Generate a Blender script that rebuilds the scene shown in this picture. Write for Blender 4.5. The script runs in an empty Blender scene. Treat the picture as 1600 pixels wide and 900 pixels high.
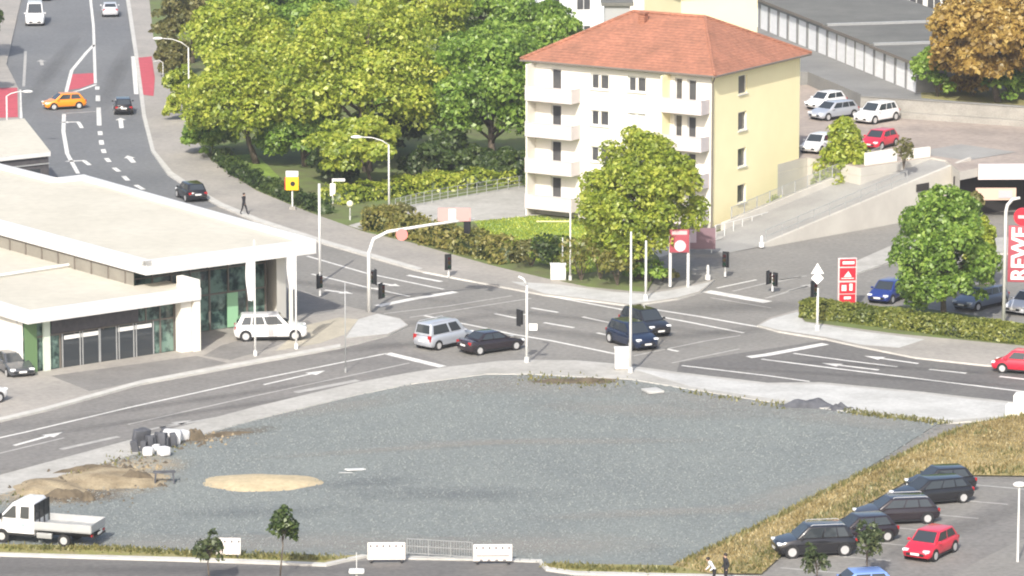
import bpy, bmesh, math, random
import numpy as np
from mathutils import Vector, Matrix

# ------------------------------------------------------------------ camera, sky, sun
sc = bpy.context.scene
C = bpy.context.scene.collection
CAM_H, F = 57.8, 6650.0                     # camera height (m), focal length in pixels of the 1600 px wide photograph
PITCH = math.atan(1265.0 / F)
cam_d = bpy.data.cameras.new('camera')
cam_d.sensor_width = 36; cam_d.lens = F / 1600 * 36
cam_d.clip_start = 1; cam_d.clip_end = 6000
cam = bpy.data.objects.new('camera', cam_d); C.objects.link(cam)
cam.location = (0, 0, CAM_H); cam.rotation_euler = (math.pi / 2 - PITCH, 0, 0)
sc.camera = cam

SUN_AZ = Vector((0.22, 0.9755)); SUN_EL = math.radians(38)
w = bpy.data.worlds.new('World'); sc.world = w; w.use_nodes = True
nt = w.node_tree; nt.nodes.clear()
sky = nt.nodes.new('ShaderNodeTexSky'); sky.sky_type = 'NISHITA'; sky.sun_disc = False
sky.sun_elevation = SUN_EL; sky.sun_rotation = math.atan2(-SUN_AZ.x, -SUN_AZ.y)
sky.air_density = 1.0; sky.dust_density = 4.0
bg = nt.nodes.new('ShaderNodeBackground'); bg.inputs[1].default_value = 0.15
ow = nt.nodes.new('ShaderNodeOutputWorld')
nt.links.new(sky.outputs[0], bg.inputs[0]); nt.links.new(bg.outputs[0], ow.inputs[0])
sd = bpy.data.lights.new('sun', 'SUN'); sd.energy = 3.7; sd.angle = math.radians(0.6); sd.color = (1.0, 0.955, 0.88)
so = bpy.data.objects.new('sun', sd); C.objects.link(so)
so.rotation_euler = Vector((SUN_AZ.x * math.cos(SUN_EL), SUN_AZ.y * math.cos(SUN_EL), -math.sin(SUN_EL))).to_track_quat('-Z', 'Y').to_euler()
so.location = (0, 0, 200)
sc.view_settings.view_transform = 'Standard'; sc.view_settings.look = 'None'
sc.view_settings.gamma = 1; sc.view_settings.use_curve_mapping = False
sc.view_settings.exposure = 0.5
sc.cycles.filter_width = 2.0
sc.cycles.max_bounces = 6

rnd = random.Random(7)
Z = Vector((0, 0, 1))

# ------------------------------------------------------------------ geometry helpers
def ray(px, py):
    cx, cy = (px - 800) / F, (450 - py) / F
    cp, sp = math.cos(PITCH), math.sin(PITCH)
    return Vector((cx, cp + cy * sp, -sp + cy * cp))

def G(px, py, z=0.0):                       # the point of height z seen at a pixel of the photograph
    d = ray(px, py)
    t = (z - CAM_H) / d.z
    return Vector((d.x * t, d.y * t, z))

def at_dist(px, py, y):                     # the point at ground distance y seen at a pixel
    d = ray(px, py); t = y / d.y
    return Vector((d.x * t, y, CAM_H + d.z * t))

def height(base, top_py, z0=0.0):           # height of an upright thing from its foot pixel and the pixel row of its top
    b = G(base[0], base[1], z0)
    return at_dist(base[0], top_py, b.y).z - z0

def on_plane(px, py, o, n):
    d = ray(px, py); c = Vector((0, 0, CAM_H))
    t = (o - c).dot(n) / d.dot(n)
    return c + d * t

class MB:
    def __init__(s): s.v = []; s.f = []; s.m = []; s.starts = []
    def add(s, vs, fs, mi=0):
        b = len(s.v); s.starts.append(b); s.v += [tuple(x) for x in vs]
        for f in fs: s.f.append([b + i for i in f]); s.m.append(mi)
        return s
    def build_pieces(s, name, mats, parent=None):      # every added piece becomes a mesh of its own
        for k, v0 in enumerate(s.starts):
            v1 = s.starts[k + 1] if k + 1 < len(s.starts) else len(s.v); o = MB(); o.v = s.v[v0:v1]
            for f, m in zip(s.f, s.m):
                if v0 <= f[0] < v1: o.f.append([i - v0 for i in f]); o.m.append(m)
            o.build(name, mats, parent)
    def quad(s, a, b, c, d, mi=0): return s.add([a, b, c, d], [(0, 1, 2, 3)], mi)
    def box(s, c, d, rz=0.0, mi=0, M=None):
        x, y, z = d[0] / 2, d[1] / 2, d[2] / 2
        vs = [Vector((sx * x, sy * y, sz * z)) for sz in (-1, 1) for sx, sy in ((-1, -1), (1, -1), (1, 1), (-1, 1))]
        R = Matrix.Rotation(rz, 3, 'Z') if M is None else M
        vs = [R @ v + Vector(c) for v in vs]
        return s.add(vs, [(3, 2, 1, 0), (4, 5, 6, 7), (0, 1, 5, 4), (1, 2, 6, 5), (2, 3, 7, 6), (3, 0, 4, 7)], mi)
    def prism(s, pts, z0, z1, mi=0, side=None):
        n = len(pts)
        a = sum(pts[i][0] * pts[(i + 1) % n][1] - pts[(i + 1) % n][0] * pts[i][1] for i in range(n))
        if a < 0: pts = pts[::-1]
        vs = [(p[0], p[1], z0) for p in pts] + [(p[0], p[1], z1) for p in pts]
        s.add(vs, [tuple(range(n, 2 * n))], mi)
        b = len(s.v) - 2 * n
        for i in range(n):
            j = (i + 1) % n
            s.f.append([b + i, b + j, b + n + j, b + n + i]); s.m.append(mi if side is None else side)
        s.f.append([b + i for i in range(n - 1, -1, -1)]); s.m.append(mi)
        return s
    def tube(s, pts, r, seg=8, mi=0, cap=True):
        pts = [Vector(p) for p in pts]; n = len(pts)
        rs = r if isinstance(r, (list, tuple)) else [r] * n
        vs = []
        for i, p in enumerate(pts):
            t = (pts[min(i + 1, n - 1)] - pts[max(i - 1, 0)]).normalized()
            a = t.cross(Vector((0, 1, 0)) if abs(t.y) < 0.9 else Vector((1, 0, 0))).normalized(); b = t.cross(a)
            for k in range(seg):
                q = 2 * math.pi * k / seg
                vs.append(p + (a * math.cos(q) + b * math.sin(q)) * rs[i])
        fs = [(i * seg + k, i * seg + (k + 1) % seg, (i + 1) * seg + (k + 1) % seg, (i + 1) * seg + k) for i in range(n - 1) for k in range(seg)]
        if cap: fs += [tuple(range(seg - 1, -1, -1)), tuple(range((n - 1) * seg, n * seg))]
        return s.add(vs, fs, mi)
    def ball(s, c, r, mi=0, seg=10, rings=6):
        c = Vector(c); r = Vector(r) if hasattr(r, '__len__') else Vector((r, r, r)); vs = []
        for i in range(rings + 1):
            a = math.pi * i / rings
            for k in range(seg):
                q = 2 * math.pi * k / seg
                vs.append(c + Vector((r.x * math.sin(a) * math.cos(q), r.y * math.sin(a) * math.sin(q), r.z * math.cos(a))))
        fs = [(i * seg + k, (i + 1) * seg + k, (i + 1) * seg + (k + 1) % seg, i * seg + (k + 1) % seg) for i in range(rings) for k in range(seg)]
        return s.add(vs, fs, mi)
    def strip(s, pts, wd, z, mi=0):
        pts = [Vector((p[0], p[1], 0)) for p in pts]; n = len(pts); vs = []
        for i, p in enumerate(pts):
            t = (pts[min(i + 1, n - 1)] - pts[max(i - 1, 0)]).normalized(); q = Vector((-t.y, t.x, 0)) * wd / 2
            vs += [(p + q).to_tuple()[:2] + (z,), (p - q).to_tuple()[:2] + (z,)]
        return s.add(vs, [(2 * i + 1, 2 * i + 3, 2 * i + 2, 2 * i) for i in range(n - 1)], mi)
    def build(s, name, mats, parent=None, smooth=False, angle=None, bevel=0.0):
        me = bpy.data.meshes.new(name); me.from_pydata(s.v, [], s.f)
        if not isinstance(mats, (list, tuple)): mats = [mats]
        for m in mats: me.materials.append(m)
        me.polygons.foreach_set('material_index', s.m)
        if bevel:
            bm = bmesh.new(); bm.from_mesh(me); bmesh.ops.remove_doubles(bm, verts=bm.verts, dist=1e-4)
            es = [e for e in bm.edges if len(e.link_faces) == 2 and e.calc_face_angle(0) > 0.5]
            bmesh.ops.bevel(bm, geom=es, offset=bevel, segments=2, profile=0.6, affect='EDGES', clamp_overlap=True)
            bm.to_mesh(me); bm.free(); smooth = True
        if smooth:
            me.polygons.foreach_set('use_smooth', [True] * len(me.polygons))
            if angle: me.set_sharp_from_angle(angle=math.radians(angle))
        me.update()
        o = bpy.data.objects.new(name, me); C.objects.link(o)
        if parent: o.parent = parent
        return o

def tag(o, label, cat, group=None):
    o['label'] = label; o['category'] = cat
    if group: o['group'] = group
    return o
def struct(o, kind='structure'):
    o['kind'] = kind; return o
def thing(name, label, cat, loc=(0, 0, 0), rz=0.0, group=None):
    o = bpy.data.objects.new(name, None); C.objects.link(o)
    o.location = loc; o.rotation_euler = (0, 0, rz); o.empty_display_size = 0.3
    return tag(o, label, cat, group)

# ------------------------------------------------------------------ materials
def mat(name, col, rough=0.6, var=0.0, scale=1.0, col2=None, metal=0.0, bump=0.0, bscale=None, world=False, spec=0.5, coat=0.0, detail=4.0, contrast=(0.35, 0.65), fine=0.0, fscale=8.0):
    m = bpy.data.materials.new(name); m.use_nodes = True
    n = m.node_tree.nodes; l = m.node_tree.links
    b = n['Principled BSDF']; b.inputs['Roughness'].default_value = rough; b.inputs['Metallic'].default_value = metal
    b.inputs['Base Color'].default_value = (*col, 1); b.inputs['Specular IOR Level'].default_value = spec
    b.inputs['Coat Weight'].default_value = coat
    if var or col2 or bump or fine:
        if world:
            src = n.new('ShaderNodeNewGeometry').outputs['Position']
        else:
            src = n.new('ShaderNodeTexCoord').outputs['Object']
        if col2 is None: col2 = tuple(max(0, c * (1 - var)) for c in col)
        if var or col2 != col:
            t = n.new('ShaderNodeTexNoise'); t.inputs['Scale'].default_value = scale; t.inputs['Detail'].default_value = detail
            t.inputs['Roughness'].default_value = 0.65
            l.new(src, t.inputs['Vector'])
            r = n.new('ShaderNodeValToRGB'); r.color_ramp.elements[0].position = contrast[0]; r.color_ramp.elements[1].position = contrast[1]
            r.color_ramp.elements[0].color = (*col2, 1); r.color_ramp.elements[1].color = (*col, 1)
            l.new(t.outputs['Fac'], r.inputs[0]); out = r.outputs[0]
        else:
            rgb = n.new('ShaderNodeRGB'); rgb.outputs[0].default_value = (*col, 1); out = rgb.outputs[0]
        if fine:
            t2 = n.new('ShaderNodeTexNoise'); t2.inputs['Scale'].default_value = fscale; t2.inputs['Detail'].default_value = 2
            l.new(src, t2.inputs['Vector'])
            mr = n.new('ShaderNodeMapRange'); mr.inputs[1].default_value = 0.3; mr.inputs[2].default_value = 0.7
            mr.inputs[3].default_value = 1 - fine; mr.inputs[4].default_value = 1 + fine
            l.new(t2.outputs['Fac'], mr.inputs[0])
            mx = n.new('ShaderNodeVectorMath'); mx.operation = 'SCALE'
            l.new(out, mx.inputs[0]); l.new(mr.outputs[0], mx.inputs['Scale']); out = mx.outputs[0]
        l.new(out, b.inputs['Base Color'])
        if bump:
            t3 = n.new('ShaderNodeTexNoise'); t3.inputs['Scale'].default_value = bscale or scale * 6; t3.inputs['Detail'].default_value = 5
            l.new(src, t3.inputs['Vector'])
            bp = n.new('ShaderNodeBump'); bp.inputs['Strength'].default_value = bump; bp.inputs['Distance'].default_value = 0.05
            l.new(t3.outputs['Fac'], bp.inputs['Height']); l.new(bp.outputs[0], b.inputs['Normal'])
    return m

def leaf_mat(name, c1, c2, c3):
    m = bpy.data.materials.new(name); m.use_nodes = True
    n = m.node_tree.nodes; l = m.node_tree.links; n.clear()
    out = n.new('ShaderNodeOutputMaterial')
    g = n.new('ShaderNodeNewGeometry'); tc = n.new('ShaderNodeTexCoord')
    t = n.new('ShaderNodeTexNoise'); t.inputs['Scale'].default_value = 0.45; t.inputs['Detail'].default_value = 3
    l.new(tc.outputs['Object'], t.inputs['Vector'])
    ad = n.new('ShaderNodeMath'); ad.operation = 'MULTIPLY_ADD'; ad.inputs[1].default_value = 0.5; 
    l.new(g.outputs['Random Per Island'], ad.inputs[0]); l.new(t.outputs['Fac'], ad.inputs[2])
    r = n.new('ShaderNodeValToRGB'); e = r.color_ramp.elements
    e[0].position = 0.45; e[0].color = (*c1, 1); e[1].position = 0.98; e[1].color = (*c3, 1)
    k = r.color_ramp.elements.new(0.72); k.color = (*c2, 1)
    l.new(ad.outputs[0], r.inputs[0])
    d = n.new('ShaderNodeBsdfDiffuse'); tr = n.new('ShaderNodeBsdfTranslucent'); gl = n.new('ShaderNodeBsdfGlossy')
    gl.inputs['Roughness'].default_value = 0.45; gl.inputs['Color'].default_value = (0.8, 0.85, 0.7, 1)
    l.new(r.outputs[0], d.inputs[0]); l.new(r.outputs[0], tr.inputs[0])
    mx = n.new('ShaderNodeMixShader'); mx.inputs[0].default_value = 0.5
    l.new(d.outputs[0], mx.inputs[1]); l.new(tr.outputs[0], mx.inputs[2])
    m2 = n.new('ShaderNodeMixShader'); m2.inputs[0].default_value = 0.05
    l.new(mx.outputs[0], m2.inputs[1]); l.new(gl.outputs[0], m2.inputs[2])
    l.new(m2.outputs[0], out.inputs[0])
    return m

M = {}
M['earth'] = mat('earth', (0.10, 0.11, 0.05), 0.9, col2=(0.16, 0.13, 0.08), scale=0.1, world=True)
M['asphalt'] = mat('asphalt', (0.24, 0.23, 0.21), 0.85, col2=(0.195, 0.188, 0.172), scale=0.12, world=True, fine=0.14, fscale=3.0, bump=0.1, bscale=30)
M['asphalt_dark'] = mat('asphalt_dark', (0.155, 0.15, 0.14), 0.85, col2=(0.125, 0.12, 0.115), scale=0.2, world=True, fine=0.16, fscale=3.0)
M['asphalt_lane'] = mat('asphalt_lane', (0.215, 0.205, 0.19), 0.85, col2=(0.17, 0.163, 0.152), scale=0.2, world=True, fine=0.16, fscale=3.0)
M['asphalt_street'] = mat('asphalt_street', (0.175, 0.18, 0.183), 0.85, col2=(0.14, 0.145, 0.15), scale=0.08, world=True, fine=0.14, fscale=2.5)
M['pavement'] = mat('pavement_slabs', (0.44, 0.43, 0.40), 0.85, col2=(0.35, 0.34, 0.31), scale=0.25, world=True, fine=0.10, fscale=3.0)
M['pavement_tan'] = mat('pavement_tan', (0.36, 0.335, 0.30), 0.85, col2=(0.28, 0.265, 0.24), scale=0.15, world=True, fine=0.10, fscale=3.0)
M['concrete_light'] = mat('concrete_light', (0.52, 0.52, 0.50), 0.8, col2=(0.42, 0.42, 0.40), scale=0.4, world=True, fine=0.08, fscale=4)
M['kerb'] = mat('kerbstone', (0.55, 0.54, 0.50), 0.8, col2=(0.45, 0.44, 0.41), scale=1.0, world=True)
M['paver_dark'] = mat('dark_block_paving', (0.225, 0.215, 0.20), 0.85, col2=(0.175, 0.168, 0.158), scale=0.4, world=True, fine=0.1, fscale=4)
M['sandy'] = mat('sandy_paving', (0.46, 0.42, 0.33), 0.9, col2=(0.37, 0.34, 0.27), scale=0.5, world=True, fine=0.1)
M['lot'] = mat('lot_gravel', (0.196, 0.216, 0.205), 0.95, col2=(0.150, 0.168, 0.166), scale=0.11, world=True, fine=0.22, fscale=4.5, detail=7, contrast=(0.3, 0.7))
M['grass'] = mat('lawn_grass', (0.20, 0.30, 0.045), 0.9, col2=(0.14, 0.21, 0.03), scale=0.6, world=True, fine=0.25, fscale=3)
M['verge'] = mat('verge_grass', (0.22, 0.22, 0.06), 0.95, col2=(0.26, 0.22, 0.11), scale=0.8, world=True, fine=0.2)
M['garden'] = mat('garden_soil', (0.13, 0.18, 0.045), 0.95, col2=(0.11, 0.115, 0.05), scale=0.4, world=True)
M['dry_bank'] = mat('dry_bank_earth', (0.30, 0.24, 0.12), 0.95, col2=(0.19, 0.17, 0.07), scale=0.5, world=True, fine=0.2, fscale=2)
M['white_line'] = mat('white_road_paint', (0.74, 0.73, 0.69), 0.7, col2=(0.55, 0.54, 0.51), scale=1.2, world=True, contrast=(0.3, 0.55))
M['faded_line'] = mat('faded_road_paint', (0.47, 0.46, 0.43), 0.7, col2=(0.33, 0.32, 0.30), scale=1.2, world=True)
M['red_paint'] = mat('red_surfacing', (0.50, 0.085, 0.11), 0.8, col2=(0.42, 0.07, 0.09), scale=1, world=True, fine=0.1)
M['sand'] = mat('sand', (0.52, 0.43, 0.275), 0.95, col2=(0.43, 0.355, 0.225), scale=0.9, world=True, fine=0.12, fscale=3, bump=0.4, bscale=3)
M['spoil'] = mat('spoil_earth', (0.38, 0.31, 0.20), 0.95, col2=(0.22, 0.17, 0.10), scale=0.6, world=True, fine=0.2, bump=0.6, bscale=2)
M['dark_soil'] = mat('dark_soil', (0.075, 0.06, 0.04), 0.95, col2=(0.15, 0.12, 0.08), scale=1.2, world=True, bump=0.7, bscale=3)
M['stone_dark'] = mat('dark_stone', (0.10, 0.105, 0.12), 0.9, var=0.4, scale=2)
M['white_bag'] = mat('white_bag', (0.72, 0.72, 0.72), 0.8, var=0.15, scale=2)
M['wall_white'] = mat('white_render', (0.78, 0.755, 0.69), 0.85, col2=(0.71, 0.685, 0.62), scale=0.3, world=True)
M['door_white'] = mat('garage_door_white', (0.82, 0.83, 0.84), 0.5, var=0.08, scale=1)
M['balcony'] = mat('balcony_panel', (0.60, 0.55, 0.545), 0.8, col2=(0.54, 0.50, 0.50), scale=0.8, world=True)
M['garage_wall'] = mat('garage_wall', (0.27, 0.27, 0.265), 0.85, var=0.2, scale=0.6)
M['wall_yellow'] = mat('yellow_render', (0.94, 0.86, 0.54), 0.85, col2=(0.90, 0.81, 0.50), scale=0.3, world=True)
M['wall_cream'] = mat('cream_render', (0.80, 0.73, 0.48), 0.85, col2=(0.76, 0.69, 0.44), scale=0.2, world=True)
M['white_metal'] = mat('white_metal', (0.68, 0.68, 0.665), 0.4, var=0.08, scale=1)
M['roof_membrane'] = mat('roof_membrane', (0.55, 0.525, 0.445), 0.85, col2=(0.49, 0.465, 0.39), scale=0.12, world=True, fine=0.05, fscale=1.5)
M['brown_frame'] = mat('brown_grey_frame', (0.16, 0.14, 0.12), 0.6)
M['clerestory'] = mat('clerestory_panel', (0.28, 0.26, 0.22), 0.4, var=0.2, scale=0.8)
M['grey_clad'] = mat('dark_cladding', (0.09, 0.085, 0.09), 0.6, var=0.3, scale=3)
M['fence_grey'] = mat('galvanised_steel', (0.42, 0.43, 0.43), 0.5, metal=0.3, var=0.15, scale=2)
M['pole_grey'] = mat('pole_paint', (0.55, 0.56, 0.55), 0.5, var=0.12, scale=2)
M['pole_light'] = mat('pole_light', (0.70, 0.70, 0.68), 0.5, var=0.1, scale=2)
M['black'] = mat('black_plastic', (0.015, 0.016, 0.018), 0.45)
M['dark_void'] = mat('dark_interior', (0.03, 0.026, 0.024), 0.9)  # near-black colour stands in for the shade inside entrance and wall opening
M['glass_dark'] = mat('dark_glass', (0.035, 0.042, 0.048), 0.05, spec=0.9)
M['glass_green'] = mat('green_glass', (0.014, 0.032, 0.03), 0.06, col2=(0.15, 0.24, 0.20), scale=0.9, spec=0.7, world=True, contrast=(0.42, 0.58), detail=5)  # pale green noise blotches painted in for reflections and interior
M['window_glass'] = mat('window_glass', (0.05, 0.052, 0.06), 0.1, col2=(0.10, 0.10, 0.10), scale=0.6, spec=0.6, world=True)
M['garage_roof'] = mat('bitumen_roof', (0.155, 0.155, 0.14), 0.9, col2=(0.115, 0.115, 0.105), scale=0.3, world=True, fine=0.15)
M['deck'] = mat('deck_paving', (0.38, 0.32, 0.275), 0.9, col2=(0.28, 0.24, 0.21), scale=0.2, world=True, fine=0.12, fscale=2)
M['yard'] = mat('yard_asphalt', (0.23, 0.23, 0.22), 0.9, col2=(0.18, 0.18, 0.175), scale=0.2, world=True, fine=0.1)
M['ret_wall'] = mat('retaining_concrete', (0.33, 0.315, 0.285), 0.85, col2=(0.26, 0.25, 0.225), scale=0.6, world=True, fine=0.1)
M['ramp'] = mat('ramp_concrete', (0.33, 0.325, 0.305), 0.85, col2=(0.27, 0.265, 0.25), scale=0.3, world=True, fine=0.08)
M['ramp_wall'] = mat('ramp_wall_paint', (0.54, 0.52, 0.47), 0.85, col2=(0.46, 0.44, 0.40), scale=0.3, world=True)
M['sign_red'] = mat('sign_red', (0.55, 0.02, 0.04), 0.4)
M['sign_white'] = mat('sign_white', (0.80, 0.80, 0.78), 0.4)
M['sign_yellow'] = mat('sign_yellow', (0.80, 0.50, 0.01), 0.45)
M['sign_maroon'] = mat('sign_maroon', (0.33, 0.06, 0.08), 0.5)
M['rubber'] = mat('tyre_rubber', (0.02, 0.02, 0.021), 0.85)
M['alloy'] = mat('wheel_alloy', (0.62, 0.62, 0.62), 0.35, metal=0.4)
M['lamp_clear'] = mat('headlamp_glass', (0.78, 0.80, 0.82), 0.12)
M['lamp_red'] = mat('taillamp_red', (0.35, 0.01, 0.012), 0.25)
M['plate'] = mat('number_plate', (0.78, 0.78, 0.75), 0.5)
M['bark'] = mat('bark', (0.15, 0.12, 0.09), 0.95, var=0.5, scale=3)
M['barrier_white'] = mat('barrier_white', (0.78, 0.74, 0.70), 0.6, col2=(0.70, 0.64, 0.60), scale=1.5)
M['barrier_grey'] = mat('barrier_mark_grey', (0.16, 0.16, 0.17), 0.7)
M['globe'] = mat('lamp_globe', (0.80, 0.78, 0.55), 0.3)
M['skin'] = mat('skin', (0.50, 0.32, 0.23), 0.6)
M['hair'] = mat('dark_hair', (0.02, 0.015, 0.012), 0.6)
M['cloth_dark'] = mat('dark_clothing', (0.025, 0.025, 0.03), 0.9)
M['cloth_black'] = mat('black_trousers', (0.018, 0.018, 0.022), 0.9)
M['cloth_white'] = mat('white_shirt', (0.78, 0.78, 0.78), 0.9)

def roof_tile_mat():
    m = mat('red_roof_tiles', (0.37, 0.158, 0.098), 0.9, col2=(0.265, 0.12, 0.075), scale=0.45, world=True, fine=0.16, fscale=3.0)
    n = m.node_tree.nodes; l = m.node_tree.links; b = n['Principled BSDF']
    g = n.new('ShaderNodeNewGeometry'); sx = n.new('ShaderNodeSeparateXYZ'); l.new(g.outputs['Position'], sx.inputs[0])
    wv = n.new('ShaderNodeMath'); wv.operation = 'MULTIPLY'; wv.inputs[1].default_value = 38.0; l.new(sx.outputs['Z'], wv.inputs[0])
    sn = n.new('ShaderNodeMath'); sn.operation = 'SINE'; l.new(wv.outputs[0], sn.inputs[0])
    bp = n.new('ShaderNodeBump'); bp.inputs['Strength'].default_value = 0.6; bp.inputs['Distance'].default_value = 0.03
    l.new(sn.outputs[0], bp.inputs['Height']); l.new(bp.outputs[0], b.inputs['Normal'])
    return m
M['tiles'] = roof_tile_mat()

PAINT = {}
def paint(name, col, rough=0.3, metal=0.0):
    if name not in PAINT: PAINT[name] = mat('car_paint_' + name, col, rough, metal=metal, coat=0.6, spec=0.5)
    return PAINT[name]

L_GREEN = leaf_mat('leaves_green', (0.10, 0.18, 0.026), (0.215, 0.36, 0.05), (0.37, 0.51, 0.09))
L_YELLOW = leaf_mat('leaves_yellow_green', (0.195, 0.275, 0.028), (0.385, 0.475, 0.055), (0.57, 0.60, 0.10))
L_LIME = leaf_mat('leaves_lime', (0.185, 0.26, 0.027), (0.37, 0.455, 0.05), (0.54, 0.57, 0.085))
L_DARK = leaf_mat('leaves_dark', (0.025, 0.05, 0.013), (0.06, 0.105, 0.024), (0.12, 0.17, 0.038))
L_OLIVE = leaf_mat('leaves_olive', (0.10, 0.105, 0.03), (0.175, 0.175, 0.05), (0.26, 0.235, 0.08))
L_BROWN = leaf_mat('leaves_brown', (0.22, 0.135, 0.03), (0.43, 0.28, 0.06), (0.60, 0.44, 0.13))
L_HEDGE = leaf_mat('leaves_hedge', (0.13, 0.145, 0.028), (0.255, 0.25, 0.055), (0.37, 0.32, 0.09))
L_HEDGE2 = leaf_mat('leaves_clipped_hedge', (0.11, 0.15, 0.026), (0.22, 0.255, 0.045), (0.33, 0.34, 0.07))
L_SAPLING = leaf_mat('leaves_sapling', (0.045, 0.07, 0.028), (0.085, 0.12, 0.045), (0.15, 0.175, 0.07))
M_DRY = leaf_mat('dry_grass_blades', (0.23, 0.175, 0.065), (0.42, 0.32, 0.135), (0.58, 0.47, 0.25))
M_WEED = leaf_mat('weed_blades', (0.10, 0.11, 0.035), (0.20, 0.20, 0.065), (0.33, 0.29, 0.11))

# ------------------------------------------------------------------ ground, roads, pavements
def pg(pts, z): return [G(x, y, z) for x, y in pts]
def slab(name, pts, z, m, side=None, zb=-0.25):
    mb = MB().prism(pg(pts, z), zb, z, 0, 1 if side else None)
    return struct(mb.build(name, [m] + ([side] if side else [])))
def sheet(name, pts, z, m):
    p = pg(pts, z); a = sum(p[i][0] * p[(i + 1) % len(p)][1] - p[(i + 1) % len(p)][0] * p[i][1] for i in range(len(p)))
    if a < 0: p = p[::-1]
    return struct(MB().add(p, [tuple(range(len(p)))]).build(name, m))

def ground():
    # one sheet to the horizon
    struct(MB().quad((-3000, -400, -0.3), (3000, -400, -0.3), (3000, 5200, -0.3), (-3000, 5200, -0.3)).build('ground', M['earth']))
    sheet('road', [(-260, -14), (1800, -14), (1800, 1000), (-260, 1000)], 0.0, M['asphalt'])
    sheet('road_far', [(20, -14.5), (205, -14.5), (190, -120), (60, -120)], 0.0, M['asphalt_street'])
    # the street climbing up the left side of the picture
    sheet('street', [(38, -12), (200, -12), (212, 100), (222, 180), (236, 235), (262, 272), (300, 297), (340, 322), (300, 330), (-60, 330), (-60, 200), (10, 100)], 0.004, M['asphalt_street'])
    # the newer, darker asphalt on the right arm and on the left lanes
    sheet('road_right', [(1062, 566), (1292, 531), (1340, 541), (1430, 559), (1540, 571), (1800, 589), (1800, 648), (1577, 628), (1283, 599), (1200, 599), (1057, 582)], 0.004, M['asphalt_dark'])
    sheet('road_left', [(-260, 715), (0, 659), (72, 642), (220, 601), (400, 568), (532, 545), (607, 526), (700, 572), (560, 598), (400, 637), (200, 690), (0, 744), (-260, 820)], 0.004, M['asphalt_lane'])
    sheet('road_south', [(-260, 858), (0, 866), (275, 874), (400, 878), (507, 882), (572, 876), (850, 878), (900, 895), (1100, 899), (1230, 905), (1300, 1000), (-260, 1000)], 0.004, M['asphalt_dark'])
    sheet('car_park', [(1196, 899), (1240, 853), (1340, 797), (1420, 752), (1500, 745), (1800, 748), (1800, 1000), (1310, 1000), (1232, 905)], 0.004, M['asphalt_lane'])
    sheet('parking_bays', [(1205, 897), (1245, 856), (1345, 800), (1425, 755), (1600, 752), (1590, 768), (1440, 835), (1330, 900), (1290, 925)], 0.008, M['asphalt'])
    sheet('parking_bays_south', [(1480, 905), (1540, 870), (1640, 822), (1800, 800), (1800, 930)], 0.008, M['asphalt'])
    # pavement along the north edge of the gravel lot
    top = [(-260, 818), (0, 742), (200, 688), (400, 635), (560, 597), (640, 582), (700, 573), (780, 564), (830, 562), (900, 563), (960, 568), (1057, 581), (1200, 598), (1283, 597), (1440, 612), (1577, 627), (1800, 648)]
    bot = [(1800, 672), (1600, 652), (1480, 660), (1320, 642), (1200, 627), (1080, 608), (985, 592), (900, 588), (830, 584), (760, 584), (700, 592), (640, 600), (560, 616), (400, 655), (280, 688), (200, 712), (0, 772), (-260, 850)]
    slab('pavement_lot', top + bot, 0.12, M['pavement'], M['kerb'])
    slab('pavement_lot_light', [(985, 575), (1057, 584), (1200, 601), (1283, 600), (1440, 615), (1575, 630), (1575, 650), (1480, 656), (1320, 637), (1200, 622), (1080, 604)], 0.128, M['concrete_light'])
    slab('gravel_lot', [(x, y - 8) for x, y in bot[2:] [::-1]] + [(1330, 747), (1180, 822), (1050, 884), (850, 882), (845, 874), (740, 870), (572, 868), (540, 866), (400, 866), (170, 854), (-260, 842)], 0.06, M['lot'])
    slab('verge_south', [(-260, 842), (0, 850), (170, 853), (290, 862), (530, 869), (565, 866), (507, 879), (400, 874), (275, 870), (0, 863), (-260, 855)], 0.10, M['verge'])
    slab('kerb_south', [(-260, 855), (0, 863), (275, 870), (400, 874), (507, 879), (565, 866), (575, 867), (510, 882), (400, 878), (275, 874), (0, 866), (-260, 859)], 0.13, M['kerb'])
    slab('dropped_kerb', [(575, 867), (740, 870), (846, 874), (846, 877.5), (740, 874), (573, 871)], 0.075, M['kerb'])
    slab('verge_southeast', [(850, 880), (1050, 883), (1110, 897), (900, 892), (858, 886)], 0.11, M['verge'])
    slab('kerb_southeast', [(845, 873), (850, 880), (858, 886), (900, 892), (1110, 897), (1190, 900), (1190, 903), (1100, 900.5), (898, 895.5), (853, 889), (842, 877)], 0.13, M['kerb'])
    # forecourt of the showroom
    slab('forecourt', [(-260, 500), (300, 400), (467, 452), (533, 476), (585, 489), (625, 497), (638, 508), (607, 523), (532, 542), (400, 566), (220, 599), (72, 640), (0, 657), (-260, 712)], 0.12, M['pavement_tan'], M['kerb'])
    slab('forecourt_paving', [(80, 587), (307, 556), (355, 567), (140, 611)], 0.126, M['paver_dark'])
    slab('forecourt_paving_side', [(318, 556), (345, 540), (480, 500), (500, 512), (420, 545), (360, 562)], 0.126, M['paver_dark'])
    slab('corner_sand', [(430, 548), (478, 508), (530, 496), (560, 499), (540, 522), (500, 536)], 0.130, M['sandy'])
    slab('corner_slabs', [(540, 528), (560, 499), (590, 490), (625, 498), (636, 508), (606, 521)], 0.132, M['concrete_light'])
    slab('kerb_forecourt', [(-260, 706), (0, 652), (72, 635), (220, 594), (400, 561), (532, 537), (532, 542), (400, 566), (220, 599), (72, 640), (0, 657), (-260, 712)], 0.135, M['kerb'])
    slab('side_yard', [(450, 452), (468, 454), (533, 477), (520, 487), (440, 497), (436, 470)], 0.127, M['paver_dark'])
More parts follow.
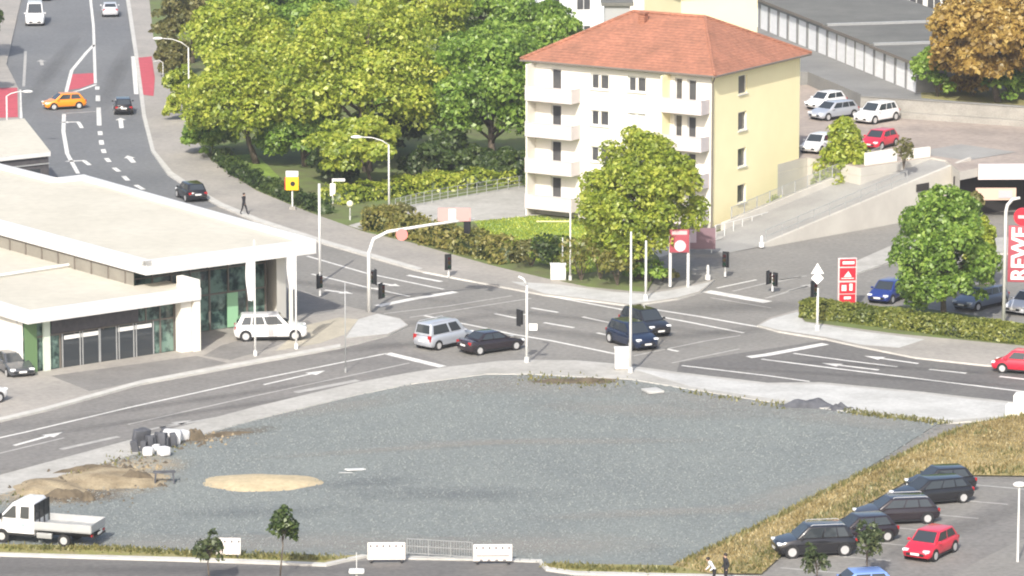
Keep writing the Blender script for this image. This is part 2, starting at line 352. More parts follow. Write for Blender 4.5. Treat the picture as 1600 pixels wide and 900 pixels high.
    # pavement on the right of the street, running down to the crossing
    kerb = [(195, -14), (212, 100), (222, 180), (236, 235), (262, 272), (300, 297), (340, 320), (400, 345), (507, 380), (580, 401), (653, 422), (787, 448), (850, 460), (940, 471), (985, 477), (1060, 466), (1095, 456)]
    inner = [(1118, 436), (1050, 450), (1010, 456), (960, 452), (920, 448), (860, 436), (800, 422), (760, 412), (700, 395), (640, 378), (570, 362), (480, 330), (400, 297), (330, 250), (300, 210), (270, 120), (240, 60), (232, -14)]
    slab('pavement_street', kerb + inner, 0.12, M['pavement_tan'], M['kerb'])
    slab('kerb_street', kerb[:11] + [(x + 6 if y < 250 else x + 8, y - 3 if y > 250 else y) for x, y in kerb[:11]][::-1], 0.135, M['kerb'])
    slab('pavement_corner', [(800, 440), (870, 444), (960, 456), (1010, 459), (1050, 453), (1112, 440), (1092, 455), (1060, 464), (985, 475), (940, 469), (850, 458)], 0.130, M['concrete_light'])
    # gardens and lawn round the apartment house
    slab('garden', inner[2:] + [(225, -14), (1300, -14), (1262, 316), (1180, 348), (1105, 374), (1030, 400), (1024, 430)], 0.135, M['garden'])
    slab('lawn', [(742, 346), (830, 338), (900, 346), (960, 372), (960, 420), (900, 428), (830, 405), (760, 378)], 0.16, M['grass'])
    slab('lawn_corner', [(330, 245), (400, 240), (440, 280), (400, 292)], 0.16, M['grass'])
    slab('driveway', [(545, 352), (600, 337), (640, 320), (720, 306), (826, 288), (880, 300), (880, 332), (740, 345), (600, 345), (570, 360)], 0.165, M['pavement'])
    slab('path_house', [(1030, 402), (1085, 386), (1190, 352), (1258, 322), (1258, 312), (1110, 366), (1000, 352), (1000, 372)], 0.167, M['pavement'])
    # pavement on the left of the street
    slab('pavement_west', [(-260, -14), (36, -14), (10, 100), (30, 140), (30, 200), (-260, 200)], 0.12, M['pavement_tan'], M['kerb'])
    # pavement in front of the hedge on the right
    slab('pavement_right', [(1183, 508), (1203, 496), (1246, 484), (1256, 500), (1400, 520), (1600, 540), (1800, 560), (1800, 588), (1540, 570), (1430, 558), (1340, 540), (1290, 529), (1215, 517)], 0.12, M['pavement_tan'], M['kerb'])
    slab('pavement_right_slabs', [(1186, 508), (1205, 498), (1246, 487), (1256, 503), (1350, 518), (1445, 530), (1405, 543), (1345, 538), (1290, 526), (1216, 515)], 0.128, M['concrete_light'])
    slab('hedge_bed', [(1248, 480), (1420, 478), (1600, 505), (1800, 520), (1800, 556), (1600, 540), (1400, 521), (1258, 502)], 0.13, M['garden'])
    slab('pavement_market', [(1310, 420), (1405, 378), (1800, 360), (1800, 392), (1420, 398), (1335, 428)], 0.12, M['pavement'], M['kerb'])
ground()

# ------------------------------------------------------------------ road markings
def markings():
    mb = MB(); Zm = 0.010
    def ln(pts, wd=0.16, mi=0): mb.strip(pg(pts, Zm), wd * 1.4, Zm, mi)
    def arrow(a, b, wd=0.22, mi=0, turn=0):            # from tail pixel a to tip pixel b
        A, B = G(*a, Zm), G(*b, Zm); t = (B - A).normalized(); q = Vector((-t.y, t.x, 0)); L = (B - A).length
        neck = B - t * min(1.4, L * .4)
        mb.strip([A, neck], wd, Zm, mi)
        if turn:
            e = neck + q * turn * 0.9
            mb.strip([neck - q * turn * .1, e], wd * 1.2, Zm + .001, mi)
            mb.add([e + t * .5, e - t * .5, e + q * turn * .8] if turn < 0 else [e - t * .5, e + t * .5, e + q * turn * .8], [(0, 1, 2)], mi)
        else:
            mb.add([neck - q * .5, neck + q * .5, B], [(0, 2, 1)], mi)
    # left arm
    ln([(-200, 728), (40, 675), (200, 637), (400, 593), (605, 552)], .15)
    ln([(605, 552), (692, 573)], .5)
    ln([(200, 663), (400, 618), (640, 567)], .15, 1)
    ln([(-200, 755), (0, 708), (100, 684)], .15, 1)
    arrow((412, 601), (508, 579), .22); arrow((22, 696), (98, 675), .3)
    ln([(462, 613), (560, 594)], .4, 1); ln([(95, 702), (185, 682)], .3, 1); arrow((235, 671), (300, 656), .25, 1)
    ln([(250, 668), (400, 642)], .25, 1)
    # street lanes running down to the crossing
    ln([(480, 400), (573, 427), (693, 452)], .18); ln([(487, 428), (570, 448), (640, 463)], .18)
    ln([(590, 478), (650, 466), (712, 456)], .5)
    ln([(507, 380), (580, 401), (653, 423)], .3); ln([(662, 426), (720, 437), (787, 449)], .25)
    ln([(637, 430), (690, 440)], .3); arrow((507, 453), (552, 459), .35); arrow((590, 442), (625, 447), .35)
    ln([(467, 455), (533, 478)], .2)
    ln([(600, 490), (700, 478), (800, 462)], .14, 1); ln([(640, 496), (740, 480), (830, 466)], .14, 1)
    # crossing
    ln([(663, 493), (760, 513), (800, 522), (860, 532), (962, 553)], .2)
    for a, b in (((773, 490), (807, 497)), ((830, 481), (872, 488)), ((850, 504), (897, 512)), ((910, 495), (952, 504)), ((933, 520), (952, 524)), ((1040, 545), (1060, 549))): ln([a, b], .2)
    ln([(866, 464), (985, 486), (1075, 503), (1162, 520)], .2); ln([(1000, 480), (1090, 494), (1187, 511)], .22)
    ln([(990, 556), (1100, 533), (1157, 524)], .14, 1); ln([(1050, 567), (1155, 545)], .14, 1)
    ln([(1104, 455), (1200, 472)], .7); ln([(1120, 450), (1182, 437)], .16); ln([(1196, 466), (1262, 447)], .16, 1)
    ln([(1145, 455), (1215, 438), (1260, 431)], .16, 1); arrow((1230, 455), (1275, 443), .3, 1)
    ln([(1212, 440), (1250, 432)], .35, 1); ln([(1110, 465), (1205, 481)], .14, 1)
    # right arm
    ln([(1170, 558), (1200, 554), (1290, 537)], .5)
    ln([(1240, 552), (1320, 563), (1402, 573)], .17); ln([(1190, 561), (1300, 575), (1593, 611), (1800, 634)], .2)
    arrow((1373, 578), (1283, 567), .3); arrow((1435, 568), (1350, 556), .3)
    ln([(1452, 577), (1510, 583)], .25); ln([(1562, 588), (1640, 597)], .25); ln([(1065, 571), (1200, 587), (1265, 596)], .16)
    # upper street
    ln([(140, -14), (146, 40), (149, 130)], .2); ln([(100, 178), (99, 205), (105, 240), (122, 271)], .25)
    ln([(103, 145), (112, 110), (135, 82), (147, 70)], .25); ln([(103, 146), (125, 141), (150, 132)], .25)
    ln([(104, 177), (150, 174)], .2, 1)
    for a, b in (((152, 135), (152, 140)), ((153, 149), (153, 158)), ((154, 168), (155, 196)), ((156, 205), (157, 211)), ((158, 219), (159, 226)), ((161, 233), (163, 239)), ((166, 247), (171, 253)), ((178, 262), (186, 268)), ((193, 275), (200, 282)), ((212, 289), (224, 296))): ln([a, b], .3)
    arrow((128, 200), (120, 187), .35, 0, 1); arrow((190, 200), (188, 184), .4); arrow((140, 258), (126, 247), .4, 0, 1); arrow((209, 254), (199, 243), .45)
    arrow((66, 102), (64, 93), .35, 1)
    ln([(208, 88), (213, 147)], .3); ln([(241, 100), (245, 128)], .3); ln([(29, 140), (31, 185)], .35); ln([(40, 80), (37, 135)], .2, 1)
    # car park bays
    for k in range(7):
        x, y = 1265 + k * 46, 893 - k * 22
        ln([(x - 45, y - 6), (x + 80, y + 5)], .12, 1)
    o = mb.build('road_markings', [M['white_line'], M['faded_line']]); struct(o)
    rp = MB()
    rp.add([p for p in pg([(106, 141), (110, 116), (146, 114), (147, 130), (125, 138)], .007)], [(0, 4, 3, 2, 1)])
    rp.build('red_island_surface', M['red_paint'])['kind'] = 'structure'
    r2 = MB().add(pg([(216, 90), (237, 88), (242, 122), (240, 150), (224, 148)], .142), [(0, 4, 3, 2, 1)]); struct(r2.build('red_crossing_patch', M['red_paint']))
    r3 = MB().add(pg([(-60, 138), (27, 137), (28, 183), (-60, 186)], .13), [(0, 3, 2, 1)]); struct(r3.build('red_crossing_patch_west', M['red_paint']))
markings()

def soft_mat(name, col, amount=1.0, scale=3.0, ragged=1.6):
    m = mat(name, col, 0.95); n = m.node_tree.nodes; l = m.node_tree.links; b = n['Principled BSDF']
    tc = n.new('ShaderNodeTexCoord'); ln = n.new('ShaderNodeVectorMath'); ln.operation = 'LENGTH'; l.new(tc.outputs['Object'], ln.inputs[0])
    t = n.new('ShaderNodeTexNoise'); t.inputs['Scale'].default_value = scale; t.inputs['Detail'].default_value = 6; t.inputs['Roughness'].default_value = .7; l.new(tc.outputs['Object'], t.inputs['Vector'])
    a = n.new('ShaderNodeMath'); a.operation = 'SUBTRACT'; a.inputs[0].default_value = 1.0; l.new(ln.outputs['Value'], a.inputs[1])
    c = n.new('ShaderNodeMath'); c.operation = 'MULTIPLY_ADD'; c.inputs[1].default_value = ragged; c.inputs[2].default_value = -ragged * .55; l.new(t.outputs['Fac'], c.inputs[0])
    d = n.new('ShaderNodeMath'); d.operation = 'MULTIPLY_ADD'; d.inputs[1].default_value = 1.4; l.new(a.outputs[0], d.inputs[0]); l.new(c.outputs[0], d.inputs[2])
    # fade to nothing before the rim of the sheet
    f = n.new('ShaderNodeMapRange'); f.inputs[1].default_value = 0.0; f.inputs[2].default_value = .25; l.new(a.outputs[0], f.inputs[0])
    g = n.new('ShaderNodeMath'); g.operation = 'MULTIPLY'; g.use_clamp = True; l.new(d.outputs[0], g.inputs[0]); l.new(f.outputs[0], g.inputs[1])
    h = n.new('ShaderNodeMath'); h.operation = 'MULTIPLY'; h.use_clamp = True; h.inputs[1].default_value = amount; l.new(g.outputs[0], h.inputs[0])
    l.new(h.outputs[0], b.inputs['Alpha'])
    return m
def stain(name, c, rx, ry, rot, m, z):
    n = 28; mb = MB(); mb.add([(math.cos(2 * math.pi * k / n), math.sin(2 * math.pi * k / n), 0) for k in range(n)], [tuple(range(n))])
    o = mb.build(name, m); o.location = G(c[0], c[1], z); o.scale = (rx, ry, 1); o.rotation_euler = (0, 0, rot); struct(o)
def stains():
    tan = soft_mat('tan_dirt', (0.42, 0.36, 0.26), .75); dust = soft_mat('pale_dust', (0.36, 0.345, 0.31), .38, 4, 2.2); damp = soft_mat('damp_gravel', (0.12, 0.135, 0.155), .22, 4, 2.2)
    tyre = soft_mat('tyre_darkening', (0.09, 0.088, 0.085), .2, 5, 1.8); brown = soft_mat('brown_dirt', (0.20, 0.16, 0.11), .6, 5, 2.4)
    k = 0
    def S(nm, c, rx, ry, rot, m, base):
        nonlocal k; k += 1; stain(nm, c, rx, ry, rot, m, base + .0012 * k)
    for c, rx, ry, r in (((130, 752), 7, 6, .7), ((60, 772), 5, 4, .6), ((215, 728), 4, 3.4, .7)): S('dirt_stain', c, rx, ry, r, tan, .062)
    for c, rx, ry, r in (((60, 748), 5, 1.6, .75), ((140, 765), 3.6, 2, .5), ((340, 680), 5.5, 1.6, .6), ((110, 778), 4.5, 1.4, .1)): S('dirt_stain', c, rx, ry, r, brown, .062)
    for c, rx, ry, r in (((520, 636), 8, 2.5, .62), ((720, 600), 7, 4, .2), ((880, 602), 8, 5, 0), ((1120, 625), 8, 3.5, -.4), ((1330, 655), 8, 3, -.4), ((300, 850), 9, 3.0, 0), ((520, 846), 8, 3, 0), ((700, 858), 9, 3, 0), ((1010, 640), 10, 3, -.2), ((840, 850), 9, 3.5, 0), ((1240, 770), 8, 2.2, .9), ((860, 690), 13, 1.2, .05), ((640, 700), 12, 1.0, .3), ((1040, 800), 10, 1.4, .2)): S('dust_patch', c, rx, ry, r, dust, .062)
    for c, rx, ry, r in (((700, 772), 9, 2.6, 0), ((560, 755), 5, 1.6, .3), ((420, 800), 7, 2, .1)): S('damp_patch', c, rx, ry, r, damp, .062)
    k = 0
    for c, rx, ry, r in (((300, 645), 16, .8, .62), ((330, 622), 16, .9, .62), ((620, 540), 12, 1.5, .4), ((880, 520), 14, 1.6, -.5), ((930, 500), 14, 1.2, -.5), ((1380, 590), 15, .8, -.3), ((1420, 575), 14, .8, -.3), ((700, 500), 9, 1.4, .5), ((1120, 520), 9, 1.6, .4), ((180, 120), 1.3, 34, .03), ((80, 110), 1.3, 34, .0), ((1150, 480), 8, 3, .2), ((1480, 830), 1.6, 12, -.7), ((540, 450), 14, 1.2, -.6), ((260, 890), 16, 1.2, 0), ((1000, 945), 12, 1.2, 0)): S('tyre_mark', c, rx, ry, r, tyre, .012)
stains()

# ------------------------------------------------------------------ buildings
class Plane:
    """A facade: origin at the foot of one end, e along it, n outward."""
    def __init__(s, o, e, n): s.o = Vector(o); s.e = Vector(e).normalized(); s.n = Vector(n).normalized()
    def P(s, u, z, d=0.0): return s.o + s.e * u + s.n * d + Z * z
    def uz(s, px, py, d=0.0):
        p = on_plane(px, py, s.o + s.n * d, s.n) - s.o
        return p.dot(s.e), p.z
def facade(mb, pl, L, H, ops, depth=0.2, mi=0, z0=0.0):
    us = sorted({0, L} | {o[0] for o in ops} | {o[1] for o in ops}); zs = sorted({z0, H} | {o[2] for o in ops} | {o[3] for o in ops})
    for a, b in zip(us, us[1:]):
        for c, d in zip(zs, zs[1:]):
            if any(o[0] <= (a + b) / 2 <= o[1] and o[2] <= (c + d) / 2 <= o[3] for o in ops): continue
            mb.quad(pl.P(a, c), pl.P(b, c), pl.P(b, d), pl.P(a, d), mi)
    for u0, u1, z0_, z1 in ops:
        for A, B in (((u0, z0_), (u1, z0_)), ((u1, z0_), (u1, z1)), ((u1, z1), (u0, z1)), ((u0, z1), (u0, z0_))):
            mb.quad(pl.P(*A), pl.P(*B), pl.P(*B, -depth), pl.P(*A, -depth), mi)
def bar(mb, pl, u0, u1, z0, z1, d0, d1, mi=0):
    c = pl.P((u0 + u1) / 2, (z0 + z1) / 2, (d0 + d1) / 2)
    R = Matrix((pl.e, pl.n, Z)).transposed()
    mb.box(c, (abs(u1 - u0), abs(d1 - d0), abs(z1 - z0)), M=R, mi=mi)
def window(pl, op, depth, parent, glass, fr, leaves=2, name='window', pane='pane', fw=0.07):
    u0, u1, z0, z1 = op
    f = MB(); D0, D1 = -depth + .01, -depth + .07
    bar(f, pl, u0, u0 + fw, z0, z1, D0, D1); bar(f, pl, u1 - fw, u1, z0, z1, D0, D1)
    bar(f, pl, u0 + fw, u1 - fw, z0, z0 + fw, D0, D1); bar(f, pl, u0 + fw, u1 - fw, z1 - fw, z1, D0, D1)
    for k in range(1, leaves):
        c = u0 + (u1 - u0) * k / leaves; bar(f, pl, c - fw / 2, c + fw / 2, z0 + fw, z1 - fw, D0, D1)
    o = f.build(name, fr, parent)
    g = MB().quad(pl.P(u0, z0, -depth), pl.P(u1, z0, -depth), pl.P(u1, z1, -depth), pl.P(u0, z1, -depth))
    g.build(pane, glass, o)
    return o

def apartment():
    O = G(1110, 365, 0)
    u = Vector((-.85, .527, 0)).normalized(); v = Vector((.527, .85, 0)).normalized()
    A = (G(830, 335, 0) - O).length; B = (G(1255, 325, 0) - O).length; H = height((1110, 365), 119, 0)
    u = (G(830, 335, 0) - O).normalized(); v = Vector((-u.y, u.x, 0)); v = v if v.y > 0 else -v
    b = thing('apartment_building', 'four storey white and yellow apartment house with red tiled hip roof and white balconies', 'apartment house', O)
    b_inv = Matrix.Translation(-O)
    fr = Plane((0, 0, 0), u, -v); ga = Plane((0, 0, 0), v, -u)
    class PP(Plane):                       # pixel lookups happen in world space, the parts are built relative to the Empty
        def uz(s, px, py, d=0.0):
            p = on_plane(px, py, O + s.n * d, s.n) - O
            return p.dot(s.e), p.z
    fr.__class__ = PP; ga.__class__ = PP
    left = Plane(u * A, v, u); back = Plane(v * B, u, v)
    dz = (ga.uz(1160, 131)[1] - ga.uz(1160, 301)[1]) / 3
    fo = []; wins = []
    def add_f(x0, x1, y0, y1, storeys, kind):
        a, z1 = fr.uz(x1, y0); c, z0 = fr.uz(x0, y1)
        for k in storeys:
            x = .12 if kind == 'pair' else 0; op = (a - x, c + x, z0 - k * dz, z1 - k * dz); fo.append(op); wins.append((op, kind))
    add_f(925, 949, 117, 139, range(4), 'pair'); add_f(983, 1007, 121, 143, range(4), 'pair')
    add_f(861, 877, 108, 142, range(4), 'door'); add_f(1054, 1066, 122, 158, range(4), 'door'); add_f(1074, 1088, 125, 160, range(4), 'door')
    go = []
    for k in range(4):
        a, z1 = ga.uz(1154, 119); c, z0 = ga.uz(1167, 145)
        go.append((a, c, z0 - k * dz, z1 - k * dz))
    wb = MB()
    facade(wb, fr, A, H, fo, .22, 0); facade(wb, ga, B, H, go, .22, 1)
    for pl, L in ((left, B), (back, A)): facade(wb, pl, L, H, [], .2, 0)
    # the front is white but for a yellow strip at the corner
    wb.build('wall', [M['wall_white'], M['wall_yellow']], b)
    blind = mat('window_blind', (0.62, 0.62, 0.60), 0.7)
    for i, (op, kind) in enumerate(wins):
        if kind == 'pair':
            m_ = (op[0] + op[1]) / 2; w_ = window(fr, op, .2, b, blind if i == 5 else M['window_glass'], M['white_metal'], 2, fw=.1)
            s = MB(); bar(s, fr, m_ - .12, m_ + .12, op[2] + .1, op[3] - .1, -.13, -.03); s.build('mullion', M['wall_white'], w_)
            s = MB(); bar(s, fr, op[0] - .08, op[1] + .08, op[2] - .07, op[2], 0.003, .12); s.build('sill', M['white_metal'], w_)
        else:
            window(fr, op, .2, b, M['window_glass'], M['white_metal'], 1, name='balcony_door', fw=.09)
    for op in go:
        w_ = window(ga, op, .2, b, M['window_glass'], M['white_metal'], 1)
        s = MB(); bar(s, ga, op[0] - .08, op[1] + .08, op[2] - .07, op[2], 0.003, .12); s.build('sill', M['white_metal'], w_)
    # balconies
    for (x0, x1, yt, yb) in ((820, 893, 136, 160), (1031, 1096, 148, 178)):
        d = 1.35
        a, zt = fr.uz(x1, yt + 4, d); c, _ = fr.uz(x0, yt, d); _, zb = fr.uz((x0 + x1) / 2, yb, d)
        zt = zb + 1.12
        for k in range(4):
            t = zt - k * dz; lo = zb - k * dz
            s = MB()
            bar(s, fr, a, c, lo, lo + .16, 0.003, d); o = s.build('balcony', M['balcony'], b)
            p = MB(); bar(p, fr, a, c, lo + .16, t, d - .08, d); bar(p, fr, a, a + .08, lo + .16, t, .003, d - .08); bar(p, fr, c - .08, c, lo + .16, t, .003, d - .08)
            bar(p, fr, a - .03, c + .03, t, t + .05, d - .11, d + .03)
            p.build('parapet', M['balcony'], o)
        # side wall that screens each balcony stack
        s = MB(); bar(s, fr, c - .16, c - .02, .05, H - .1, .003, d - .09); s.build('screen_wall', M['wall_yellow'] if x0 > 1000 else M['wall_white'], b)
    # hip roof
    e = .65; ze = H - .02
    rp0, rp1 = on_plane(1102, 30, O + v * B / 2, v) - O, on_plane(990, 21, O + v * B / 2, v) - O; zr = rp0.z; s0, s1 = rp0.dot(u), rp1.dot(u)
    P = lambda s, t, z: u * s + v * t + Z * z
    c0, c1, c2, c3 = P(-e, -e, ze), P(A + e, -e, ze), P(A + e, B + e, ze), P(-e, B + e, ze)
    r0, r1 = P(s0, B / 2, zr), P(s1, B / 2, zr)
    h = .16
    rb = MB(); up = Z * h
    rb.add([c0 + up, c1 + up, c2 + up, c3 + up, r0 + up, r1 + up, c0, c1, c2, c3],
           [(1, 0, 4, 5), (2, 1, 5), (3, 2, 5, 4), (0, 3, 4), (0, 1, 7, 6), (1, 2, 8, 7), (2, 3, 9, 8), (3, 0, 6, 9), (6, 7, 8, 9)], 0)
    rb.m[-5:] = [1] * 5
    roof = rb.build('roof', [M['tiles'], M['brown_frame']], b)
    rd = MB()
    for p, q in ((r0, r1), (r0, c0), (r0, c3), (r1, c1), (r1, c2)): rd.tube([p + up * 1.3, q + up * 1.3], .13, 6)
    rd.build('ridge_tiles', M['tiles'], roof)
    ch = MB(); q = P(s0 * .25 + s1 * .75, B / 2 - 1.3, zr - .25); ch.box(q, (.6, .55, 1.0), math.atan2(u.y, u.x)); ch.box(q + Z * .55, (.75, .7, .1), math.atan2(u.y, u.x))
    ch.build('chimney', M['tiles'], roof)
    g = MB()
    for p, q in ((c0, c1), (c0, c3)): g.tube([p + Z * .08 + (p - q).normalized() * .05, q + Z * .08], .085, 6)
    g.build('gutter', M['brown_frame'], b)
    dp = MB(); dp.tube([P(-.15, -.09, .1), P(-.15, -.09, H - .5), c0 + Z * .05], .07, 6); dp.build('downpipe', M['brown_frame'], b)
    bs = MB(); bar(bs, fr, -.02, A, 0, .9, .003, .03); bar(bs, ga, 0, B, 0, .5, .003, .03); bs.build('plinth', M['ramp_wall'], b)
    return O, u, v
APT = apartment()

def showroom():
    b = thing('car_showroom', 'low white car showroom with flat cream roofs, green glass front and white portal frame', 'showroom', (0, 0, 0))
    Zu, Zl = 6.1, 4.35                       # roof heights of the two wings
    # ---- upper wing: roof slab with a parapet rim
    P1, P2, P3, P3b = G(228, 411, Zu), G(494, 377, Zu), G(131, 275, Zu), G(88, 280, Zu)
    e = (P2 - P1).normalized(); f = (G(0, 349, Zu) - P1).normalized()
    P4 = P1 + f * 42; P5 = P3b + f * 26
    up = [P1, P2, P3, P3b, P5, P4]
    rb = MB().prism([p - Z * 0 for p in up], Zu - .85, Zu - .25, 0, 1); roof = rb.build('roof', [M['roof_membrane'], M['white_metal']], b)
    rim = MB()
    n = len(up)
    for i in range(n):
        p, q = up[i], up[(i + 1) % n]
        t = (q - p).normalized(); c = (p + q) / 2
        # a parapet butted to the inside of the slab edge
        nrm = Vector((t.y, -t.x, 0))
        if nrm.dot(c - G(200, 340, Zu)) > 0: nrm = -nrm
        w_ = .45
        p2, q2 = p + Z * .004 * i, q + Z * .004 * i
        rim.add([p2 + Z * -.245, q2 + Z * -.245, q2 + nrm * w_ + Z * -.245, p2 + nrm * w_ + Z * -.245, p2 + Z * .12, q2 + Z * .12, q2 + nrm * w_ + Z * .12, p2 + nrm * w_ + Z * .12],
                [(0, 1, 5, 4), (1, 2, 6, 5), (2, 3, 7, 6), (3, 0, 4, 7), (4, 5, 6, 7)])
    rim.build('parapet', M['white_metal'], roof)
    # walls under it, set back under the canopy
    nf = Vector((e.y, -e.x, 0));
    if nf.y > 0: nf = -nf
    fb = f - e * f.dot(e); fb.normalize()   # square to the front, going left-away
    W1 = P1 - nf * 3.2 + e * 0.9; W1.z = 0
    W2 = P2 - nf * 1.5 - e * 2.3; W2.z = 0
    fw = Plane(W1, e, nf); L = (W2 - W1).length
    HT = Zu - .85
    gl = MB()
    gl.quad(fw.P(0, 0), fw.P(L, 0), fw.P(L, HT), fw.P(0, HT))
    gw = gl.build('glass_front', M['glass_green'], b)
    fm = MB()
    for k in range(8): bar(fm, fw, L * k / 7 - .05, L * k / 7 + .05, 0, HT, .003, .12)
    for z in (0.05, 2.6, HT - .9): bar(fm, fw, 0, L, z, z + .1, .003, .1)
    fm.build('mullion', M['brown_frame'], gw)
    sgn = MB(); bar(sgn, fw, L * .70, L * .78, .2, 2.6, .13, .2); sgn.build('green_panel', mat('pale_green_panel', (0.30, 0.55, 0.33), 0.5), b)
    # far and side walls of the upper wing
    wl = MB()
    inn = [W2, P2 - e * 1.2 - nf * 2 , P3 - e * .5 + Vector((.3, -.6, 0)), P3b + Vector((0, -.8, 0)), P5 + Vector((0, -.8, 0)), P4 - nf * 1.2]
    pts = [Vector((p.x, p.y, 0)) for p in inn]
    for p, q in zip(pts, pts[1:]): wl.quad(p, q, q + Z * HT, p + Z * HT)
    wl.build('wall', M['wall_white'], b)
    # clerestory between the wings
    S0 = P1 - nf * .9 + e * .2 + f * 1.0; S1 = S0 + f * 40
    cp = Plane((S0.x, S0.y, 0), f, Vector((f.y, -f.x, 0)) if Vector((f.y, -f.x, 0)).y < 0 else Vector((-f.y, f.x, 0)))
    c = MB(); c.quad(cp.P(0, Zl - .6), cp.P(40, Zl - .6), cp.P(40, HT), cp.P(0, HT)); cs = c.build('clerestory', M['clerestory'], b)
    c = MB()
    for k in range(14): bar(c, cp, 1 + k * 2.2, 1.12 + k * 2.2, Zl - .5, HT, .003, .06)
    bar(c, cp, 0, 40, Zl - .3, Zl - .15, .003, .05); bar(c, cp, 0, 40, HT - .15, HT, .003, .05)
    c.build('clerestory_frame', M['brown_frame'], cs)
    # ---- lower wing
    Q1, Q2 = G(43, 490, Zl), G(314, 452, Zl)
    Q2b = Q2 + f * 1.0
    Q3 = P1 - nf * 2.2 + e * 3.0; Q3.z = Zl
    R1 = Q1 + f * 16
    R2 = S0 + f * 15; R2.z = Zl
    low = [Q1, Q2, Q3, S0 + Z * 0, R2, R1]
    low = [Vector((p.x, p.y, Zl)) for p in low]
    rl = MB().prism(low, Zl - .72, Zl - .12, 0, 1); rlo = rl.build('roof', [M['roof_membrane'], M['white_metal']], b)
    rm = MB()
    for p, q in ((Q1, Q2), (R1 + Z * .004, Q1 + Z * .004)):
        t = (q - p).normalized(); nn = Vector((t.y, -t.x, 0)); 
        cc = G(150, 455, Zl)
        if nn.dot((p + q) / 2 - cc) > 0: nn = -nn
        rm.add([p - Z * .118, q - Z * .118, q + nn * .5 - Z * .118, p + nn * .5 - Z * .118, p + Z * .1, q + Z * .1, q + nn * .5 + Z * .1, p + nn * .5 + Z * .1],
               [(0, 1, 5, 4), (1, 2, 6, 5), (2, 3, 7, 6), (3, 0, 4, 7), (4, 5, 6, 7)])
    rm.build('parapet', M['white_metal'], rlo)
    # second, left-hand part of the low roof behind a seam
    T0, T1 = G(-60, 441, Zl), G(155, 408, Zl)
    T2 = T1 + f * 30; T3 = T0 + f * 30
    l2 = MB().prism([T0, T1, T2, T3], Zl - .3, Zl - .06, 0, 1); l2o = l2.build('roof', [M['roof_membrane'], M['white_metal']], b)
    sm = MB(); sm.tube([T0 + Z * .05, T1 + Z * .05], .13, 4); sm.build('roof_seam', M['white_metal'], l2o)
    # lower glass front with doors
    eq = (Q2 - Q1).normalized(); nq = Vector((eq.y, -eq.x, 0)); nq = nq if nq.y < 0 else -nq
    V1 = G(66, 580, 0); V1 = Q1 - nq * 1.3 + eq * .4; V1.z = 0
    Lq = (Q2 - Q1).length - 1.2
    fq = Plane(V1, eq, nq); Hq = Zl - .72
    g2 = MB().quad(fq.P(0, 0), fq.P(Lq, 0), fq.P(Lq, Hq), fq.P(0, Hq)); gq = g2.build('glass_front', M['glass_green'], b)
    mm = MB()
    for k in range(11): bar(mm, fq, Lq * (k + .5) / 11 - .045, Lq * (k + .5) / 11 + .045, 0, Hq, .003, .1)
    bar(mm, fq, 0, Lq, 2.35, 2.45, .003, .09); bar(mm, fq, 0, Lq, .0, .12, .003, .12)
    mm.build('mullion', M['brown_frame'], gq)
    dk = MB(); bar(dk, fq, Lq * .17, Lq * .72, 2.5, Hq - .02, .11, .16); dk.build('dark_fascia', M['grey_clad'], b)
    for k, t in enumerate((.30, .41, .53, .64, .75)):
        d = MB(); bar(d, fq, Lq * t - .75, Lq * t + .75, .13, 2.3, .11, .15); dd = d.build('door', M['glass_dark'], b)
        if k != 2:
            d = MB(); bar(d, fq, Lq * t - .65, Lq * t + .65, 2.0, 2.28, .155, .19); d.build('door_sign', M['sign_white'], dd)
        d = MB(); bar(d, fq, Lq * t - .82, Lq * t - .75, .13, 2.4, .11, .2); bar(d, fq, Lq * t + .75, Lq * t + .82, .13, 2.4, .11, .2); d.build_pieces('door_frame', M['fence_grey'], dd)
    pst = MB(); bar(pst, fq, Lq * .115, Lq * .155, 0, Hq, .13, .3); pst.build('post', mat('pale_green_post', (0.60, 0.68, 0.58), 0.5), b)
    gp = MB(); bar(gp, fq, .05, Lq * .08, .1, Hq, .11, .16); gp.build('green_panel', mat('green_panel', (0.13, 0.22, 0.10), 0.4), b)
    # portal frame at the end of the low wing
    x0 = (V1 - V1).length
    pf = MB(); bar(pf, fq, Lq - .55, Lq + .25, 0.0, Hq - .01, .2, .9); bar(pf, fq, Lq + .32, Lq + .80, 0, 5.0, -.9, 1.2)
    pf.build('portal_frame', M['wall_white'], b)
    # white wall on the left flank
    fl = Plane(V1, (f - eq * f.dot(eq)).normalized() if False else f, Vector((-1, 0, 0)))
    nl = Vector((f.y, -f.x, 0)); nl = nl if nl.dot(nq) > 0 or nl.x < 0 else -nl
    fl.n = nl if nl.y < 0 else -nl
    wl = MB(); wl.quad(fl.P(0, 0), fl.P(22, 0), fl.P(22, Hq), fl.P(0, Hq)); wl.build('wall', M['wall_white'], b)
    pi = MB()
    for k in range(6): bar(pi, fl, .6 + k * 2.6, .75 + k * 2.6, 0, Hq, .003, .08)
    pi.build_pieces('pilaster', M['white_metal'], b)
    # canopy posts of the upper wing
    for (q, dx) in ((P2, .6), ):
        s = MB(); p = P2 - e * 1.6 - nf * .8; s.box((p.x, p.y, HT / 2), (.2, .2, HT), math.atan2(e.y, e.x)); s.build('canopy_post', M['wall_white'], b)
    return e, f, nf
SHOW = showroom()

